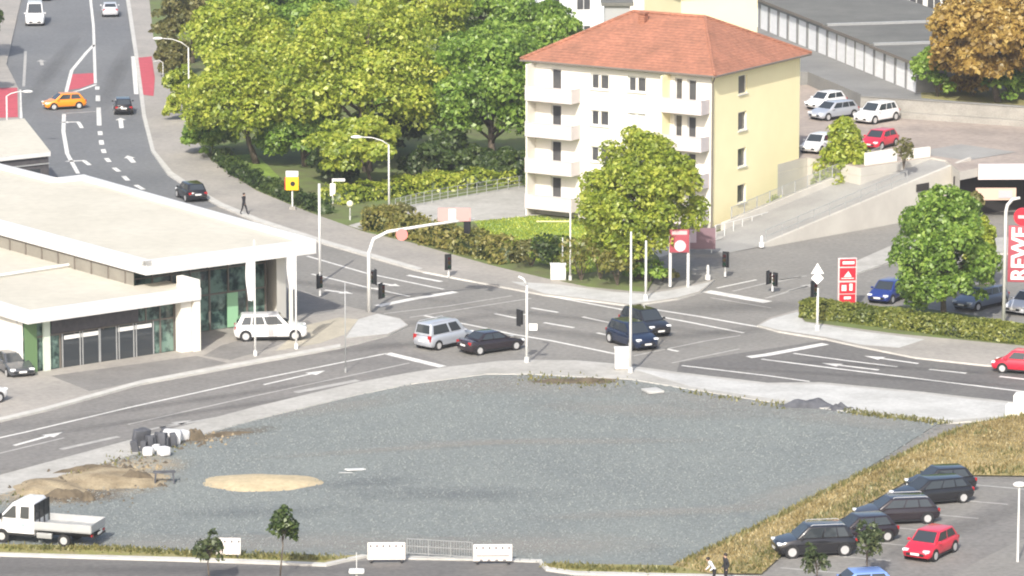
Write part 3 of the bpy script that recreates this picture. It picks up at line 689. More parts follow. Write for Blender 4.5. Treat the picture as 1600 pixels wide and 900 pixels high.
def annex():
    Za = 5.2
    e, f, nf = SHOW
    b = thing('annex_building', 'flat roofed outbuilding with dark cladding behind the white showroom', 'outbuilding', G(30, 270, 0))
    o = b.location
    A, B_ = G(79, 237, Za), G(38, 185, Za)
    C_ = G(-160, 262, Za); D = B_ + (C_ - A)
    pts = [Vector((p.x, p.y, 0)) - Vector((o.x, o.y, 0)) for p in (A, B_, D, C_)]
    rf = MB().prism(pts, Za - .35, Za, 0, 1); rf.build('roof', [M['roof_membrane'], M['white_metal']], b)
    cen = sum(pts, Vector()) / 4
    w_ = [cen + (p - cen) * .975 for p in pts]
    wl = MB().prism(w_, 0, Za - .36); wl.build('wall', M['grey_clad'], b)
    t = (pts[3] - pts[0]).normalized(); n_ = Vector((t.y, -t.x, 0)); n_ = n_ if n_.y < 0 else -n_
    pl = Plane(w_[0], t, n_)
    s = MB(); L = (w_[3] - w_[0]).length
    bar(s, pl, .8, L - .5, 3.3, 3.9, .003, .06); s.build('window_band', M['glass_dark'], b)
    s = MB(); bar(s, pl, .0, L, 2.5, 2.6, .003, .09); bar(s, pl, 0, L, 4.2, 4.3, .003, .09); s.build_pieces('trim', M['fence_grey'], b)
annex()

# ------------------------------------------------------------------ upper parking deck, ramp, retaining wall, garages
DZ, YZ = 4.0, 5.2
def deck():
    pts = [(1180, 265), (1262, 246), (1345, 262), (1455, 246), (1478, 250), (1500, 268), (1530, 262), (1620, 262), (1900, 268), (1900, 196), (1600, 190), (1400, 172), (1345, 160), (1262, 130), (1180, 140)]
    d = thing('parking_deck', 'brown paved parking deck over the dark supermarket entrance with pale concrete parapet', 'parking deck', G(1500, 230, 0))
    o = Vector((d.location.x, d.location.y, 0))
    P = [G(x, y, DZ) - o for x, y in pts]
    MB().prism(P, DZ - .7, DZ, 0, 1).build('slab', [M['deck'], M['ramp_wall']], d)
    # parapet along the front edge
    pr = MB()
    fp = [G(1528, 262.5, DZ) - o, G(1620, 262, DZ) - o, G(1900, 268, DZ) - o]
    for p, q in zip(fp, fp[1:]):
        t = (q - p).normalized(); n_ = Vector((t.y, -t.x, 0)); n_ = n_ if n_.y < 0 else -n_
        pr.add([p + n_ * .02 - Z * .9, q + n_ * .02 - Z * .9, q - n_ * -.28 - Z * .9, p + n_ * .28 - Z * .9, p + n_ * .02 + Z * .35, q + n_ * .02 + Z * .35, q + n_ * .28 + Z * .35, p + n_ * .28 + Z * .35],
               [(3, 2, 6, 7), (0, 4, 5, 1), (4, 7, 6, 5), (0, 3, 7, 4), (1, 5, 6, 2), (0, 1, 2, 3)])
    pr.build('parapet', M['balcony'], d)
    # walls below: recessed entrance painted near black for its shade, solid sides
    wl = MB(); bk = [G(1490, 262, DZ) - o, G(1600, 250, DZ) - o, G(1900, 255, DZ) - o]
    for p, q in zip(bk, bk[1:]): wl.quad(Vector((p.x, p.y, 0)), Vector((q.x, q.y, 0)), Vector((q.x, q.y, DZ - .71)), Vector((p.x, p.y, DZ - .71)))
    wl.build('entrance_wall', M['dark_void'], d)
    sd_ = MB(); ss = P[:6]
    for p, q in zip(ss, ss[1:]): sd_.quad(Vector((p.x, p.y, 0)), Vector((q.x, q.y, 0)), Vector((q.x, q.y, DZ - .71)), Vector((p.x, p.y, DZ - .71)))
    sd_.build('side_wall', M['ramp_wall'], d)
    s = MB(); p = at_dist(1556, 303, G(1545, 268, DZ).y + 1.2) - o; s.box(p, (3.2, .25, .95)); sg = s.build('sign_board', mat('peach_sign', (0.62, 0.42, 0.33), 0.5), d)
    s = MB(); s.box(p + Vector((0.75, -.16, 0)), (1.1, .05, .6)); s.build('sign_field', mat('pink_field', (0.66, 0.40, 0.42), .5), sg)
    # light strip and low white wall on the deck edge
    s = MB(); q0, q1 = G(1352, 258.5, DZ) - o, G(1400, 251.5, DZ) - o; s.box((q0 + q1) / 2 + Z * .5, ((q1 - q0).length, .25, 1.0), math.atan2((q1 - q0).y, (q1 - q0).x))
    q0, q1 = G(1410, 250, DZ) - o, G(1452, 244.5, DZ) - o; s.box((q0 + q1) / 2 + Z * .4, ((q1 - q0).length, .25, .8), math.atan2((q1 - q0).y, (q1 - q0).x))
    s.build_pieces('edge_wall', M['wall_white'], d)
deck()

def ramp():
    R0 = G(1190, 386, 0); R1 = at_dist(1415, 345, G(1415, 345, 0).y); R1z = height((1415, 345), 290, 0)
    e = (R1 - R0); e.z = 0; Lr = e.length; e.normalize(); n_ = Vector((-e.y, e.x, 0))
    if n_.y < 0: n_ = -n_
    Wd = 5.8
    r = thing('access_ramp', 'pale concrete car ramp rising past the yellow gable wall to the deck', 'ramp', R0)
    def pt(s, t, z): return e * s + n_ * t + Z * z
    L2 = Lr + 7.6; Z2 = DZ + .03
    prof = [(-4.0, 0.02), (0, .06), (Lr, R1z), (L2, Z2 - .01), (L2 + 6, Z2)]
    s = MB()
    for (a, za), (b_, zb) in zip(prof, prof[1:]): s.quad(pt(a, 0, za), pt(b_, 0, zb), pt(b_, Wd, zb), pt(a, Wd, za))
    s.build('roadway', M['ramp'], r)
    s = MB()
    def wall(t0, t1, up, m_=0, a0=0.0, a1=Lr):
        za = .06 + (R1z - .06) * a0 / Lr; zb = .06 + (R1z - .06) * a1 / Lr
        vs = [pt(a0, t0, 0), pt(a1, t0, 0), pt(a1, t1, 0), pt(a0, t1, 0), pt(a0, t0, za + up), pt(a1, t0, zb + up), pt(a1, t1, zb + up), pt(a0, t1, za + up)]
        s.add(vs, [(0, 1, 5, 4), (1, 2, 6, 5), (2, 3, 7, 6), (3, 0, 4, 7), (4, 5, 6, 7)], m_)
    wall(-.3, -.003, .25, 0, -.0, Lr); s.add([pt(Lr, -.3, 0), pt(L2, -.3, 0), pt(L2, -.003, 0), pt(Lr, -.003, 0), pt(Lr, -.3, R1z + .25), pt(L2, -.3, Z2 + .25), pt(L2, -.003, Z2 + .25), pt(Lr, -.003, R1z + .25)], [(0, 1, 5, 4), (1, 2, 6, 5), (2, 3, 7, 6), (4, 5, 6, 7)]); wall(Wd + .003, Wd + .35, .5, 0, 2.0, Lr + 4)
    s.build('side_wall', M['ramp_wall'], r)
    c = pt(Lr + 1.6, -.34, 2.55); sb = MB(); sb.box(c, (1.5, .06, .6), math.atan2(e.y, e.x)); sb.build('painted_dark_opening', M['dark_void'], r)  # dark plate on the wall face, painted as a shaded hole
    # railing on the near wall
    rl = thing('ramp_railing', 'thin grey steel railing on top of the pale ramp wall', 'railing', R0)
    s = MB()
    for k in range(10):
        a = .3 + k * (Lr - .4) / 9; z = .31 + (R1z - .06) * a / Lr; s.tube([pt(a, -.15, z), pt(a, -.15, z + 1.0)], .03, 6)
    s.build_pieces('post', M['fence_grey'], rl)
    s = MB()
    for h in (.5, 1.0): s.tube([pt(.3, -.15, .31 + h), pt(Lr, -.15, .31 + (R1z - .06) + h)], .028, 6)
    s.build('rail', M['fence_grey'], rl)
    # fence on the far wall
    fz = thing('ramp_fence', 'grey mesh fence on the ramp wall below the cone shaped tree', 'fence', R0)
    s = MB(); s2 = MB(); a0, a1 = 3.0, Lr + 3.8
    for k in range(13):
        a = a0 + k * (a1 - a0) / 12; z = .56 + (R1z - .06) * a / Lr; s.tube([pt(a, Wd + .17, z), pt(a, Wd + .17, z + 1.0)], .045, 6)
    for k in range(150):
        a = a0 + k * (a1 - a0) / 149; z = .56 + (R1z - .06) * a / Lr; s2.tube([pt(a, Wd + .17, z + .1), pt(a, Wd + .17, z + .95)], .014, 4, cap=False)
    for h in (.1, .95): s2.tube([pt(a0, Wd + .17, .56 + (R1z - .06) * a0 / Lr + h), pt(a1, Wd + .17, .56 + (R1z - .06) * a1 / Lr + h)], .022, 5)
    s.build_pieces('post', M['fence_grey'], fz); s2.build('mesh', M['fence_grey'], fz)
    # planted bank between ramp and deck
    s = MB(); q = [pt(6, Wd + .36, 1.2), pt(Lr + 4, Wd + .36, 3.6), G(1352, 259, DZ) - R0 - Vector((.1, .1, .1)), G(1262, 250, DZ) - R0 - Vector((0, 1.5, 2.5)), G(1262, 300, 1.0) - R0]
    s.add(q, [(0, 1, 2, 3, 4)]); s.v = [tuple(Vector(v_) + R0) for v_ in s.v]
    struct(s.build('planted_bank_ground', M['garden']))
    return R0, e, n_, Lr, Wd, R1z
RAMP = ramp()

def yard():
    s = MB().prism(pg([(1150, 118), (1262, 112), (1352, 150), (1480, 158), (1600, 168), (1900, 190), (1900, 60), (1600, 20), (1450, -30), (1150, -30)], YZ), 0, YZ, 0)
    struct(s.build('garage_yard', M['yard']))
    gr = MB().prism(pg([(1440, 152), (1600, 166), (1900, 186), (1900, 40), (1600, 10), (1470, -20), (1430, 20), (1455, 80), (1438, 140)], YZ + .05), YZ, YZ + .05)
    struct(gr.build('rear_garden', M['verge']))
    wp = [G(1345, 151, YZ + .35), G(1405, 155, YZ + .35), G(1480, 160, YZ + .35), G(1600, 168, YZ + .35), G(1900, 190, YZ + .35)]
    w_ = MB()
    for p, q in zip(wp, wp[1:]):
        d = Vector((0, .4, 0)); lo = lambda a: Vector((a.x, a.y, DZ - .2))
        w_.add([lo(p), lo(q), lo(q) + d, lo(p) + d, p, q, q + d, p + d], [(0, 1, 5, 4), (2, 3, 7, 6), (4, 5, 6, 7), (3, 0, 4, 7), (1, 2, 6, 5)])
    o = w_.build('retaining_wall', M['ret_wall']); tag(o, 'long pale concrete retaining wall behind the brown parking deck', 'wall')
    cp = MB()
    for p, q in zip(wp, wp[1:]):
        d0, d1 = Vector((0, -.08, 0)), Vector((0, .48, 0))
        cp.add([p + d0 + Z * .003, q + d0 + Z * .003, q + d1 + Z * .003, p + d1 + Z * .003, p + d0 + Z * .1, q + d0 + Z * .1, q + d1 + Z * .1, p + d1 + Z * .1], [(0, 1, 5, 4), (2, 3, 7, 6), (4, 5, 6, 7), (3, 0, 4, 7), (1, 2, 6, 5)])
    cp.build('coping', M['yard'], o)
    lg = MB()
    for p, q in list(zip(wp, wp[1:]))[1:]:
        lg.add([Vector((p.x, p.y - .7, DZ)), Vector((q.x, q.y - .7, DZ)), Vector((q.x, q.y - .003, DZ)), Vector((p.x, p.y - .003, DZ)), Vector((p.x, p.y - .7, DZ + .5)), Vector((q.x, q.y - .7, DZ + .5)), Vector((q.x, q.y - .003, DZ + .5)), Vector((p.x, p.y - .003, DZ + .5))],
               [(0, 1, 5, 4), (4, 5, 6, 7), (3, 0, 4, 7), (1, 2, 6, 5)])
    lg.build('ledge', M['ret_wall'], o)
yard()

def garages():
    bot = [(1205, 52), (1294, 88), (1366, 118), (1432, 146)]
    lab = ['upper row of white garage doors nearest the cream house wall', 'middle row of white garage doors under a grey flat roof', 'lower row of white garage doors beside the bright green bush']
    A, B_ = G(*bot[0], YZ), G(*bot[3], YZ); e = (B_ - A); e.z = 0; Lt = e.length; e.normalize()
    n_ = Vector((e.y, -e.x, 0)); n_ = n_ if n_.y < 0 else -n_
    A = A - e * 16; Lt += 16
    cuts = [0, 16 + (G(*bot[1], YZ) - G(*bot[0], YZ)).length, 16 + (G(*bot[2], YZ) - G(*bot[0], YZ)).length, Lt]
    for k in range(3):
        a, b_ = cuts[k], cuts[k + 1]; L = b_ - a - .05; h = 2.75 - .12 * k
        g = thing('garage_block', lab[k], 'garages', A + e * a, group='rows of garages behind the apartment house')
        pl = Plane((0, 0, 0), e, n_)
        Wg = 13.5
        nd = max(4, round(L / 2.9)); ops = [(L * (i + .5) / nd - 1.22, L * (i + .5) / nd + 1.22, 0.02, 2.4) for i in range(nd)]
        s = MB(); facade(s, pl, L, h, ops, .15)
        for o_, d_, LL in ((Vector((0, 0, 0)), -n_, Wg), (e * L, -n_, Wg)):
            s.quad(o_, o_ + d_ * LL, o_ + d_ * LL + Z * h, o_ + Z * h)
        s.build('wall', M['garage_wall'], g)
        for o_ in ops:
            d = MB(); bar(d, pl, o_[0], o_[1], o_[2], o_[3], -.14, -.08)
            for q in range(4): bar(d, pl, o_[0] + .1, o_[1] - .1, .3 + q * .5, .34 + q * .5, -.078, -.06)
            d.build('garage_door', M['door_white'], g)
        r = MB(); R = Matrix((e, n_, Z)).transposed(); r.box(pl.P(L / 2, h + .1, -Wg / 2 + .15), (L + .04, Wg + .5, .2), M=R); rf = r.build('roof', M['garage_roof'], g)
        r = MB(); bar(r, pl, 0, L, h + .02, h + .3, .402, .46); r.build('roof_edge', M['brown_frame'], rf)
        r = MB(); 
        for q in (0.02, L - .02): r.box(pl.P(q, h + .26, -Wg / 2), (.25, Wg, .1), M=R)
        r.build_pieces('verge_trim', M['fence_grey'], rf)
garages()

def block(name, label, base_c, size, rz, wallm, roofm, n_win=(4, 3), cat='house', glass=None, flat=True):
    b = thing(name, label, cat, base_c, rz)
    x, y, z = size
    pl = [Plane((-x / 2, -y / 2, 0), (1, 0, 0), (0, -1, 0)), Plane((x / 2, -y / 2, 0), (0, 1, 0), (1, 0, 0)), Plane((x / 2, y / 2, 0), (-1, 0, 0), (0, 1, 0)), Plane((-x / 2, y / 2, 0), (0, -1, 0), (-1, 0, 0))]
    s = MB(); allo = []
    for k, p in enumerate(pl):
        L = x if k % 2 == 0 else y; ops = []
        if k in (0,) and n_win[0]:
            for i in range(n_win[0]):
                for j in range(n_win[1]):
                    c = L * (i + .5) / n_win[0]; zz = 1.0 + j * 2.9
                    ops.append((c - .7, c + .7, zz, zz + 1.4))
        facade(s, p, L, z, ops, .15); allo += [(p, o_) for o_ in ops]
    s.build('wall', wallm, b)
    for p, o_ in allo: window(p, o_, .14, b, glass or M['window_glass'], M['white_metal'], 2)
    r = MB()
    if flat: r.box((0, 0, z + .15), (x + .6, y + .6, .3))
    else:
        r.add([(-x / 2 - .4, -y / 2 - .4, z), (x / 2 + .4, -y / 2 - .4, z), (x / 2 + .4, y / 2 + .4, z), (-x / 2 - .4, y / 2 + .4, z), (-x / 2 - .4, 0, z + y * .4), (x / 2 + .4, 0, z + y * .4)], [(0, 1, 5, 4), (2, 3, 4, 5), (3, 0, 4), (1, 2, 5), (3, 2, 1, 0)])
    r.build('roof', roofm, b)
    return b

def background_buildings():
    Y0 = G(1110, 365, 0).y
    top = lambda y, k=1.2: at_dist(1000, 0, y).z + k
    ang = math.atan2(APT[1].y, APT[1].x) + math.pi
    # cream house behind: its blank gable fills the top edge of the picture
    a = .30; ex, ey = Vector((math.cos(a), math.sin(a), 0)), Vector((-math.sin(a), math.cos(a), 0)); pc = at_dist(1183, 50, Y0 + 50); pc.z = 0
    c = pc - ex * 3.6 + ey * 5
    block('cream_house', 'tall plain cream house wall behind the red tiled roof', c, (7.2, 10, top(Y0 + 56)), a, M['wall_cream'], M['tiles'], (0, 0))
    p0, p1 = at_dist(985, 20, Y0 + 66), at_dist(1058, 24, Y0 + 66); c = (p0 + p1) / 2
    b = block('pale_house', 'pale house with a pinkish ledge left of the tall cream house', (c.x - .8, c.y + 5, 0), (5.4, 8, top(Y0 + 66, .3)), 0, M['wall_white'], M['tiles'], (0, 0))
    s = MB(); s.box((0, -4.3, top(Y0 + 66) - 2.4), (5.4, .6, .3)); s.build('ledge', mat('pink_ledge', (0.55, 0.42, 0.40), 0.7), b)
    p = at_dist(965, 20, Y0 + 58)
    b = block('grey_stair_tower', 'small grey rendered stair tower just behind the tiled roof', (p.x, p.y + 2, 0), (2.3, 3, at_dist(965, 10, Y0 + 58).z), 0, mat('grey_render', (0.34, 0.35, 0.36), 0.8), M['garage_roof'], (0, 0), 'tower')
    p = at_dist(905, 10, Y0 + 86)
    block('white_house', 'bright white house half hidden behind the trees at the top edge', (p.x, p.y + 5, 0), (9.0, 9, top(Y0 + 86)), 0.1, mat('cool_white_render', (0.72, 0.75, 0.77), 0.8), M['garage_roof'], (3, 7))
    p = G(1440, 32, YZ)
    block('white_shed', 'white shed with upright boards behind the grey garage roofs', (p.x, p.y + 3, YZ), (5.2, 5, 4.2), -.2, M['white_metal'], M['garage_roof'], (3, 1), 'shed')
background_buildings()

# ------------------------------------------------------------------ vegetation
def leaves_obj(name, P, N, size, m, parent=None, rng=None, aspect=1.5, core=None):
    """many small leaf-spray faces: P points, N outward directions"""
    n = len(P); rng = rng or np.random.default_rng(1)
    r = rng.normal(size=(n, 3)); nn = N * 0.9 + r * 0.55 + np.array([0, 0, .35]); nn /= np.linalg.norm(nn, axis=1)[:, None]
    a = np.cross(nn, rng.normal(size=(n, 3))); a /= np.linalg.norm(a, axis=1)[:, None] + 1e-9
    b = np.cross(nn, a)
    s = size * (0.4 + 1.05 * rng.random(n) ** 1.3)[:, None]
    a = a * s * aspect / 2; b = b * s / 2
    k = nn * s * .18
    V = np.stack([P - a - k, P - b * 1.0, P + a - k, P + b * 1.0], 1).reshape(-1, 3)
    me = bpy.data.meshes.new(name)
    ex_v, ex_f = (core if core else ([], []))
    nv = len(V) + len(ex_v); nf = n + len(ex_f)
    faces_flat = np.concatenate([np.arange(4 * n)] + [np.array(f) + 4 * n for f in ex_f]) if ex_f else np.arange(4 * n)
    lens = np.concatenate([np.full(n, 4)] + [np.array([len(f) for f in ex_f])]) if ex_f else np.full(n, 4)
    me.vertices.add(nv); me.vertices.foreach_set('co', (np.concatenate([V, np.array(ex_v)]) if ex_v else V).ravel().astype(np.float32))
    me.loops.add(len(faces_flat)); me.loops.foreach_set('vertex_index', faces_flat.astype(np.int32))
    me.polygons.add(nf); st = np.concatenate([[0], np.cumsum(lens)[:-1]]); me.polygons.foreach_set('loop_start', st.astype(np.int32))
    me.materials.append(m)
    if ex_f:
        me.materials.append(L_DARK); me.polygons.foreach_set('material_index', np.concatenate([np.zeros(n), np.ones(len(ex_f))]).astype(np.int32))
    me.update(calc_edges=True); me.validate()
    o = bpy.data.objects.new(name, me); C.objects.link(o)
    if parent: o.parent = parent
    return o

def crown_points(R, nclump, nleaf, rng, shape='round', clump=0.3):
    R = np.array(R); P = []; N = []; cl = []
    for i in range(nclump):
        d = rng.normal(size=3); d /= np.linalg.norm(d)
        if d[2] < (-0.9 if shape == 'egg' else -0.55): d[2] *= -0.4
        edge = i % 4 == 0
        rad = 0.86 + .13 * rng.random() if edge else 0.42 + 0.5 * rng.random() ** .6
        c = d * rad
        if shape == 'cone': 
            zz = rng.random() ** 1.5; c = np.array([d[0], d[1], 0]) / (np.hypot(d[0], d[1]) + 1e-9) * (1 - zz) * .8 * rng.random() ** .3; c = np.array([c[0], c[1], zz * 1.85 - .95])
        if shape == 'egg':
            k = 1.0 - .36 * max(0, c[2]) ** 1.2; c[:2] *= k; c[2] *= 1.06
        cl.append(c * R)
        cr = clump * (.55 + .25 * rng.random() if edge else 0.65 + .7 * rng.random())
        if shape == 'cone': cr *= .75
        m = max(8, int(nleaf / nclump * (cr / clump) ** 2))
        q = rng.normal(size=(m, 3)); q /= np.linalg.norm(q, axis=1)[:, None]
        q[:, 2] = np.where(q[:, 2] < -.5, -q[:, 2], q[:, 2])
        rr = cr * (0.72 + .42 * rng.random(m) ** .7)[:, None]
        pts = c + q * rr * np.array([1, 1, .8])
        P.append(pts * R); N.append(q)
    return np.concatenate(P), np.concatenate(N), cl

def tree(name, label, base, crown, rx, ry, m, seed, z0=0.0, n=7000, leaf=.27, nclump=46, shape='round', clump=.3, cat='tree', group=None, trunk_r=.28, ydepth=1.0, dy=0.0):
    rng = np.random.default_rng(seed)
    b = G(base[0], base[1], z0)
    c = at_dist(crown[0], crown[1], b.y + dy)
    s = F / (c - Vector((0, 0, CAM_H))).dot(Vector((0, math.cos(PITCH), -math.sin(PITCH))))
    R = (rx / s, rx / s * ydepth, ry / s)
    t = thing(name, label, cat, b, group=group)
    cc = c - b
    P, N, cl = crown_points(R, int(nclump * 1.5), int(n * (2.5 if n > 1500 else 1.5)), rng, shape, clump * .92)
    o = leaves_obj('crown', P, N, leaf, m, t, rng); o.location = cc
    tb = MB()
    top = cc + Vector((0, 0, R[2] * .35))
    mid = Vector((cc.x * .4 + rng.normal() * .15, cc.y * .4 + rng.normal() * .15, max(.5, (cc.z - R[2] * .7))))
    tb.tube([(0, 0, -.15), mid * .5, mid, (mid + top) / 2, top], [trunk_r * 1.25, trunk_r, trunk_r * .85, trunk_r * .6, trunk_r * .15], 8)
    if shape != 'cone':
        for q in cl[::max(1, len(cl) // 12)]:
            e = cc + Vector(q) * .92; st = mid.lerp(top, rng.random() * .6)
            tb.tube([st, st.lerp(e, .5) + Vector((0, 0, .25)), e], [trunk_r * .42, trunk_r * .25, trunk_r * .07], 5)
    tb.build('trunk', M['bark'], t, smooth=True)
    return t

def hedge(name, label, path, width, h, m, seed, leaf=.2, dens=55, cat='hedge', z0=.12, rough=.18, group=None):
    """a clipped or shaggy hedge along a pixel path (its centre line on the ground)"""
    rng = np.random.default_rng(seed); pts = [G(x, y, z0) for x, y in path]
    P = []; N = []; cv = []; cf = []
    for i, (p, q) in enumerate(zip(pts, pts[1:])):
        d = q - p; L = d.length; t = d / L; s = np.array([-t.y, t.x, 0]); p_ = np.array(p); t_ = np.array(t)
        def put(k, u, side, zz, nrm):
            wob = 1 + rough * np.sin(u * 1.9 + i) * .5 + rng.normal(size=k) * rough * .5
            P.append(p_ + u[:, None] * t_ + (side * width / 2 * wob)[:, None] * s + (zz * h * (1 + rough * .6 * np.sin(u * 1.3 + 2 * i) + rng.normal(size=k) * rough * .25))[:, None] * np.array([0, 0, 1]))
            N.append(np.tile(nrm, (k, 1)) if nrm.ndim == 1 else nrm)
        k = int(L * h * dens)
        for sg in (-1, 1): put(k, rng.random(k) * L, np.full(k, float(sg)), rng.random(k), s * sg)
        k = int(L * width * dens); put(k, rng.random(k) * L, rng.random(k) * 2 - 1, np.full(k, 1.0), np.array([0, 0, 1.0]))
        if i in (0, len(pts) - 2):
            k = int(width * h * dens); uu = np.full(k, 0.0 if i == 0 else L)
            put(k, uu, rng.random(k) * 2 - 1, rng.random(k), t_ * (-1 if i == 0 else 1))
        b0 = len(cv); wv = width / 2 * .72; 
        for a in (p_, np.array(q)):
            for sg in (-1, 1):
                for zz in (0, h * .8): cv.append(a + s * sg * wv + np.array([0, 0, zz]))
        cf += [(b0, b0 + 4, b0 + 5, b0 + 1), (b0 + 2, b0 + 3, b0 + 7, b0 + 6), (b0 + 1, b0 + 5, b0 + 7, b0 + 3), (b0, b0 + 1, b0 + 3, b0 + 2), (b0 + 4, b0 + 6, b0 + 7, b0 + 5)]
    o = leaves_obj(name, np.concatenate(P), np.concatenate(N), leaf, m, None, rng, core=([tuple(v) for v in cv], cf))
    return tag(o, label, cat, group)

def shrub(name, label, base, rx, h, m, seed, n=700, leaf=.2, z0=.12, cat='shrub', group=None):
    rng = np.random.default_rng(seed); b = G(base[0], base[1], z0)
    P, N, cl = crown_points((rx, rx, h * .55), 12, n, rng, 'round', .42); P[:, 2] += h * .5; P[:, 2] = np.maximum(P[:, 2], .02)
    t = thing(name, label, cat, b, group=group)
    leaves_obj('foliage', P, N, leaf, m, t, rng)
    s = MB()
    for c in cl[:6]: s.tube([(0, 0, -.1), (c[0] * .3, c[1] * .3, h * .35), (c[0] * .8, c[1] * .8, c[2] * .8 + h * .5)], [.05, .035, .012], 5)
    s.build('stem', M['bark'], t)
    return t

def vegetation():
    G1 = 'big trees between the street and the apartment house'
    T = tree
    T('deciduous_tree', 'light green street side tree with a pale trunk above the sunny lawn patch', (402, 258), (372, 165), 88, 84, L_LIME, 1, n=8500, nclump=55, group=G1)
    T('deciduous_tree', 'largest yellow green tree in the middle of the leafy clump', (575, 270), (560, 125), 125, 128, L_YELLOW, 2, n=15000, nclump=85, group=G1, trunk_r=.4, clump=.26)
    T('deciduous_tree', 'deep green broad tree touching the left balconies of the apartment house', (770, 268), (765, 150), 102, 112, L_GREEN, 3, n=13000, nclump=75, group=G1, trunk_r=.35, clump=.27)
    T('deciduous_tree', 'small dark green tree under the yellow green crowns beside the yellow sign', (478, 262), (470, 208), 62, 58, L_GREEN, 4, n=5000, nclump=36, group=G1)
    T('deciduous_tree', 'bright golden tree behind the street lamp, tallest on the street side', (352, 190), (372, 70), 78, 72, L_YELLOW, 5, n=8000, nclump=52, group=G1)
    T('deciduous_tree', 'rounded mid green tree at the top edge left of the yellow crown', (470, 170), (462, 30), 82, 66, L_GREEN, 6, n=7500, nclump=50, group=G1)
    T('deciduous_tree', 'olive dull tree at the top edge beside the street pavement', (300, 100), (300, 25), 62, 58, L_OLIVE, 7, n=5500, nclump=40, group=G1)
    T('deciduous_tree', 'yellowish tree at the top edge behind the largest yellow green tree', (660, 165), (648, 25), 90, 66, L_LIME, 8, n=7000, nclump=48, group=G1)
    T('deciduous_tree', 'leafy green tree in front of the white house at the top edge', (835, 175), (838, 58), 72, 58, L_GREEN, 9, n=6500, nclump=46, group=G1)
    T('deciduous_tree', 'dense green tree at the top edge between the yellowish and leafy green trees', (755, 150), (748, 20), 72, 62, L_GREEN, 10, n=6500, nclump=46, group=G1)
    T('deciduous_tree', 'low lime green tree in front of the shadowed wood near the lamp post', (585, 300), (560, 232), 72, 46, L_LIME, 11, n=5200, nclump=36, group=G1, trunk_r=.16)
    T('deciduous_tree', 'narrow green tree rising behind the golden tree at the top edge', (395, 120), (395, 10), 66, 56, L_GREEN, 12, n=5500, nclump=40, group=G1)
    for i, (x, y, r, rr, m, lab) in enumerate([(690, 252, 62, 42, L_DARK, 'dark leaved tree added to fill the shade right of the lamp post'), (850, 262, 44, 40, L_DARK, 'dark understorey tree close to the left balconies'), (330, 215, 42, 36, L_GREEN, 'low bushy green tree at the bend of the street pavement'), (610, 205, 60, 50, L_DARK, 'dark tree added to deepen the shade behind the low lime tree'), (270, 90, 26, 40, L_OLIVE, 'small olive tree leaning over the street pavement'), (520, 258, 40, 38, L_DARK, 'dark tree behind the yellow sign post'), (660, 150, 70, 62, L_GREEN, 'mid green tree filling the gap between the yellow and deep green crowns'), (730, 258, 52, 30, L_DARK, 'low dark bushy tree added as shade under the deep green tree'), (790, 262, 46, 28, L_DARK, 'lowest dark tree added as shade below the deep green crown beside the driveway'), (440, 135, 60, 58, L_GREEN, 'green tree in the gap left of the largest yellow green tree'), (285, 150, 34, 50, L_LIME, 'slim lime tree at the pavement edge below the street lamp')]):
        T('understorey_tree', lab, (x, y + rr * .75), (x, y), r, rr, m, 30 + i, n=3200, nclump=26, trunk_r=.12, group='low trees in the shade of the leafy clump')  # some dark leaved ones added to deepen the shade under the crowns
    T('deciduous_tree', 'bright yellow green tree standing in front of the apartment house', (998, 438), (1000, 312), 99, 107, L_LIME, 13, n=15000, nclump=85, shape='egg', clump=.25, leaf=.22)
    T('deciduous_tree', 'dark green egg shaped tree behind the long hedge beside the parked cars', (1475, 502), (1475, 393), 82, 100, L_GREEN, 114, n=15000, nclump=80, shape='egg', clump=.24, leaf=.21, trunk_r=.2)
    T('conifer', 'cone shaped yellowish green conifer between the yellow gable and the ramp fence', (1318, 270), (1319, 234), 62, 54, L_LIME, 15, z0=3.0, n=5200, nclump=70, shape='cone', clump=.34, leaf=.24, trunk_r=.14)
    T('deciduous_tree', 'big rusty brown autumn tree in the top right corner', (1560, 160), (1548, 68), 92, 88, L_BROWN, 16, z0=YZ, n=13000, nclump=80, clump=.26, leaf=.34)
    T('deciduous_tree', 'rusty brown tree cut by the right edge of the picture', (1640, 165), (1640, 70), 66, 92, L_BROWN, 17, z0=YZ, n=6000, nclump=40)
    shrub('bush', 'bright green bush at the lower end of the garage row', (1465, 152), 1.9, 4.2, L_GREEN, 18, n=1900, leaf=.28, z0=YZ, cat='bush')
    shrub('bush', 'green bush at the foot of the brown tree by the retaining wall', (1578, 158), 2.6, 2.4, L_GREEN, 19, n=1500, leaf=.28, z0=YZ, cat='bush')
    shrub('bush', 'brownish bush behind the retaining wall left of the green one', (1520, 150), 2.4, 2.2, L_BROWN, 20, n=1300, leaf=.28, z0=YZ, cat='bush')
    shrub('bush', 'dull bush beside the white shed', (1395, 30), 3.4, 2.2, L_OLIVE, 21, n=1700, leaf=.3, z0=YZ, cat='bush')
    shrub('bush', 'green bush above the middle garage roof', (1345, 8), 3.4, 2.6, L_GREEN, 22, n=1700, leaf=.3, z0=YZ, cat='bush')
    shrub('bush', 'grassy green bush below the white shed', (1450, 52), 2.8, 1.6, L_LIME, 23, n=1500, leaf=.28, z0=YZ, cat='bush')
    tree('young_tree', 'small olive tree beside the dark supermarket entrance', (1500, 400), (1500, 330), 34, 40, L_OLIVE, 24, n=2600, nclump=26, trunk_r=.1, leaf=.24)
    tree('young_tree', 'thin yellowish tree between the dark green tree and the tall red banner', (1545, 450), (1530, 385), 26, 48, L_LIME, 25, n=2400, nclump=26, trunk_r=.08, leaf=.22)
    shrub('bush', 'grey green bush on the deck edge behind the low white walls', (1412, 262), .9, 2.2, L_OLIVE, 26, n=500, leaf=.18, z0=DZ, cat='bush')
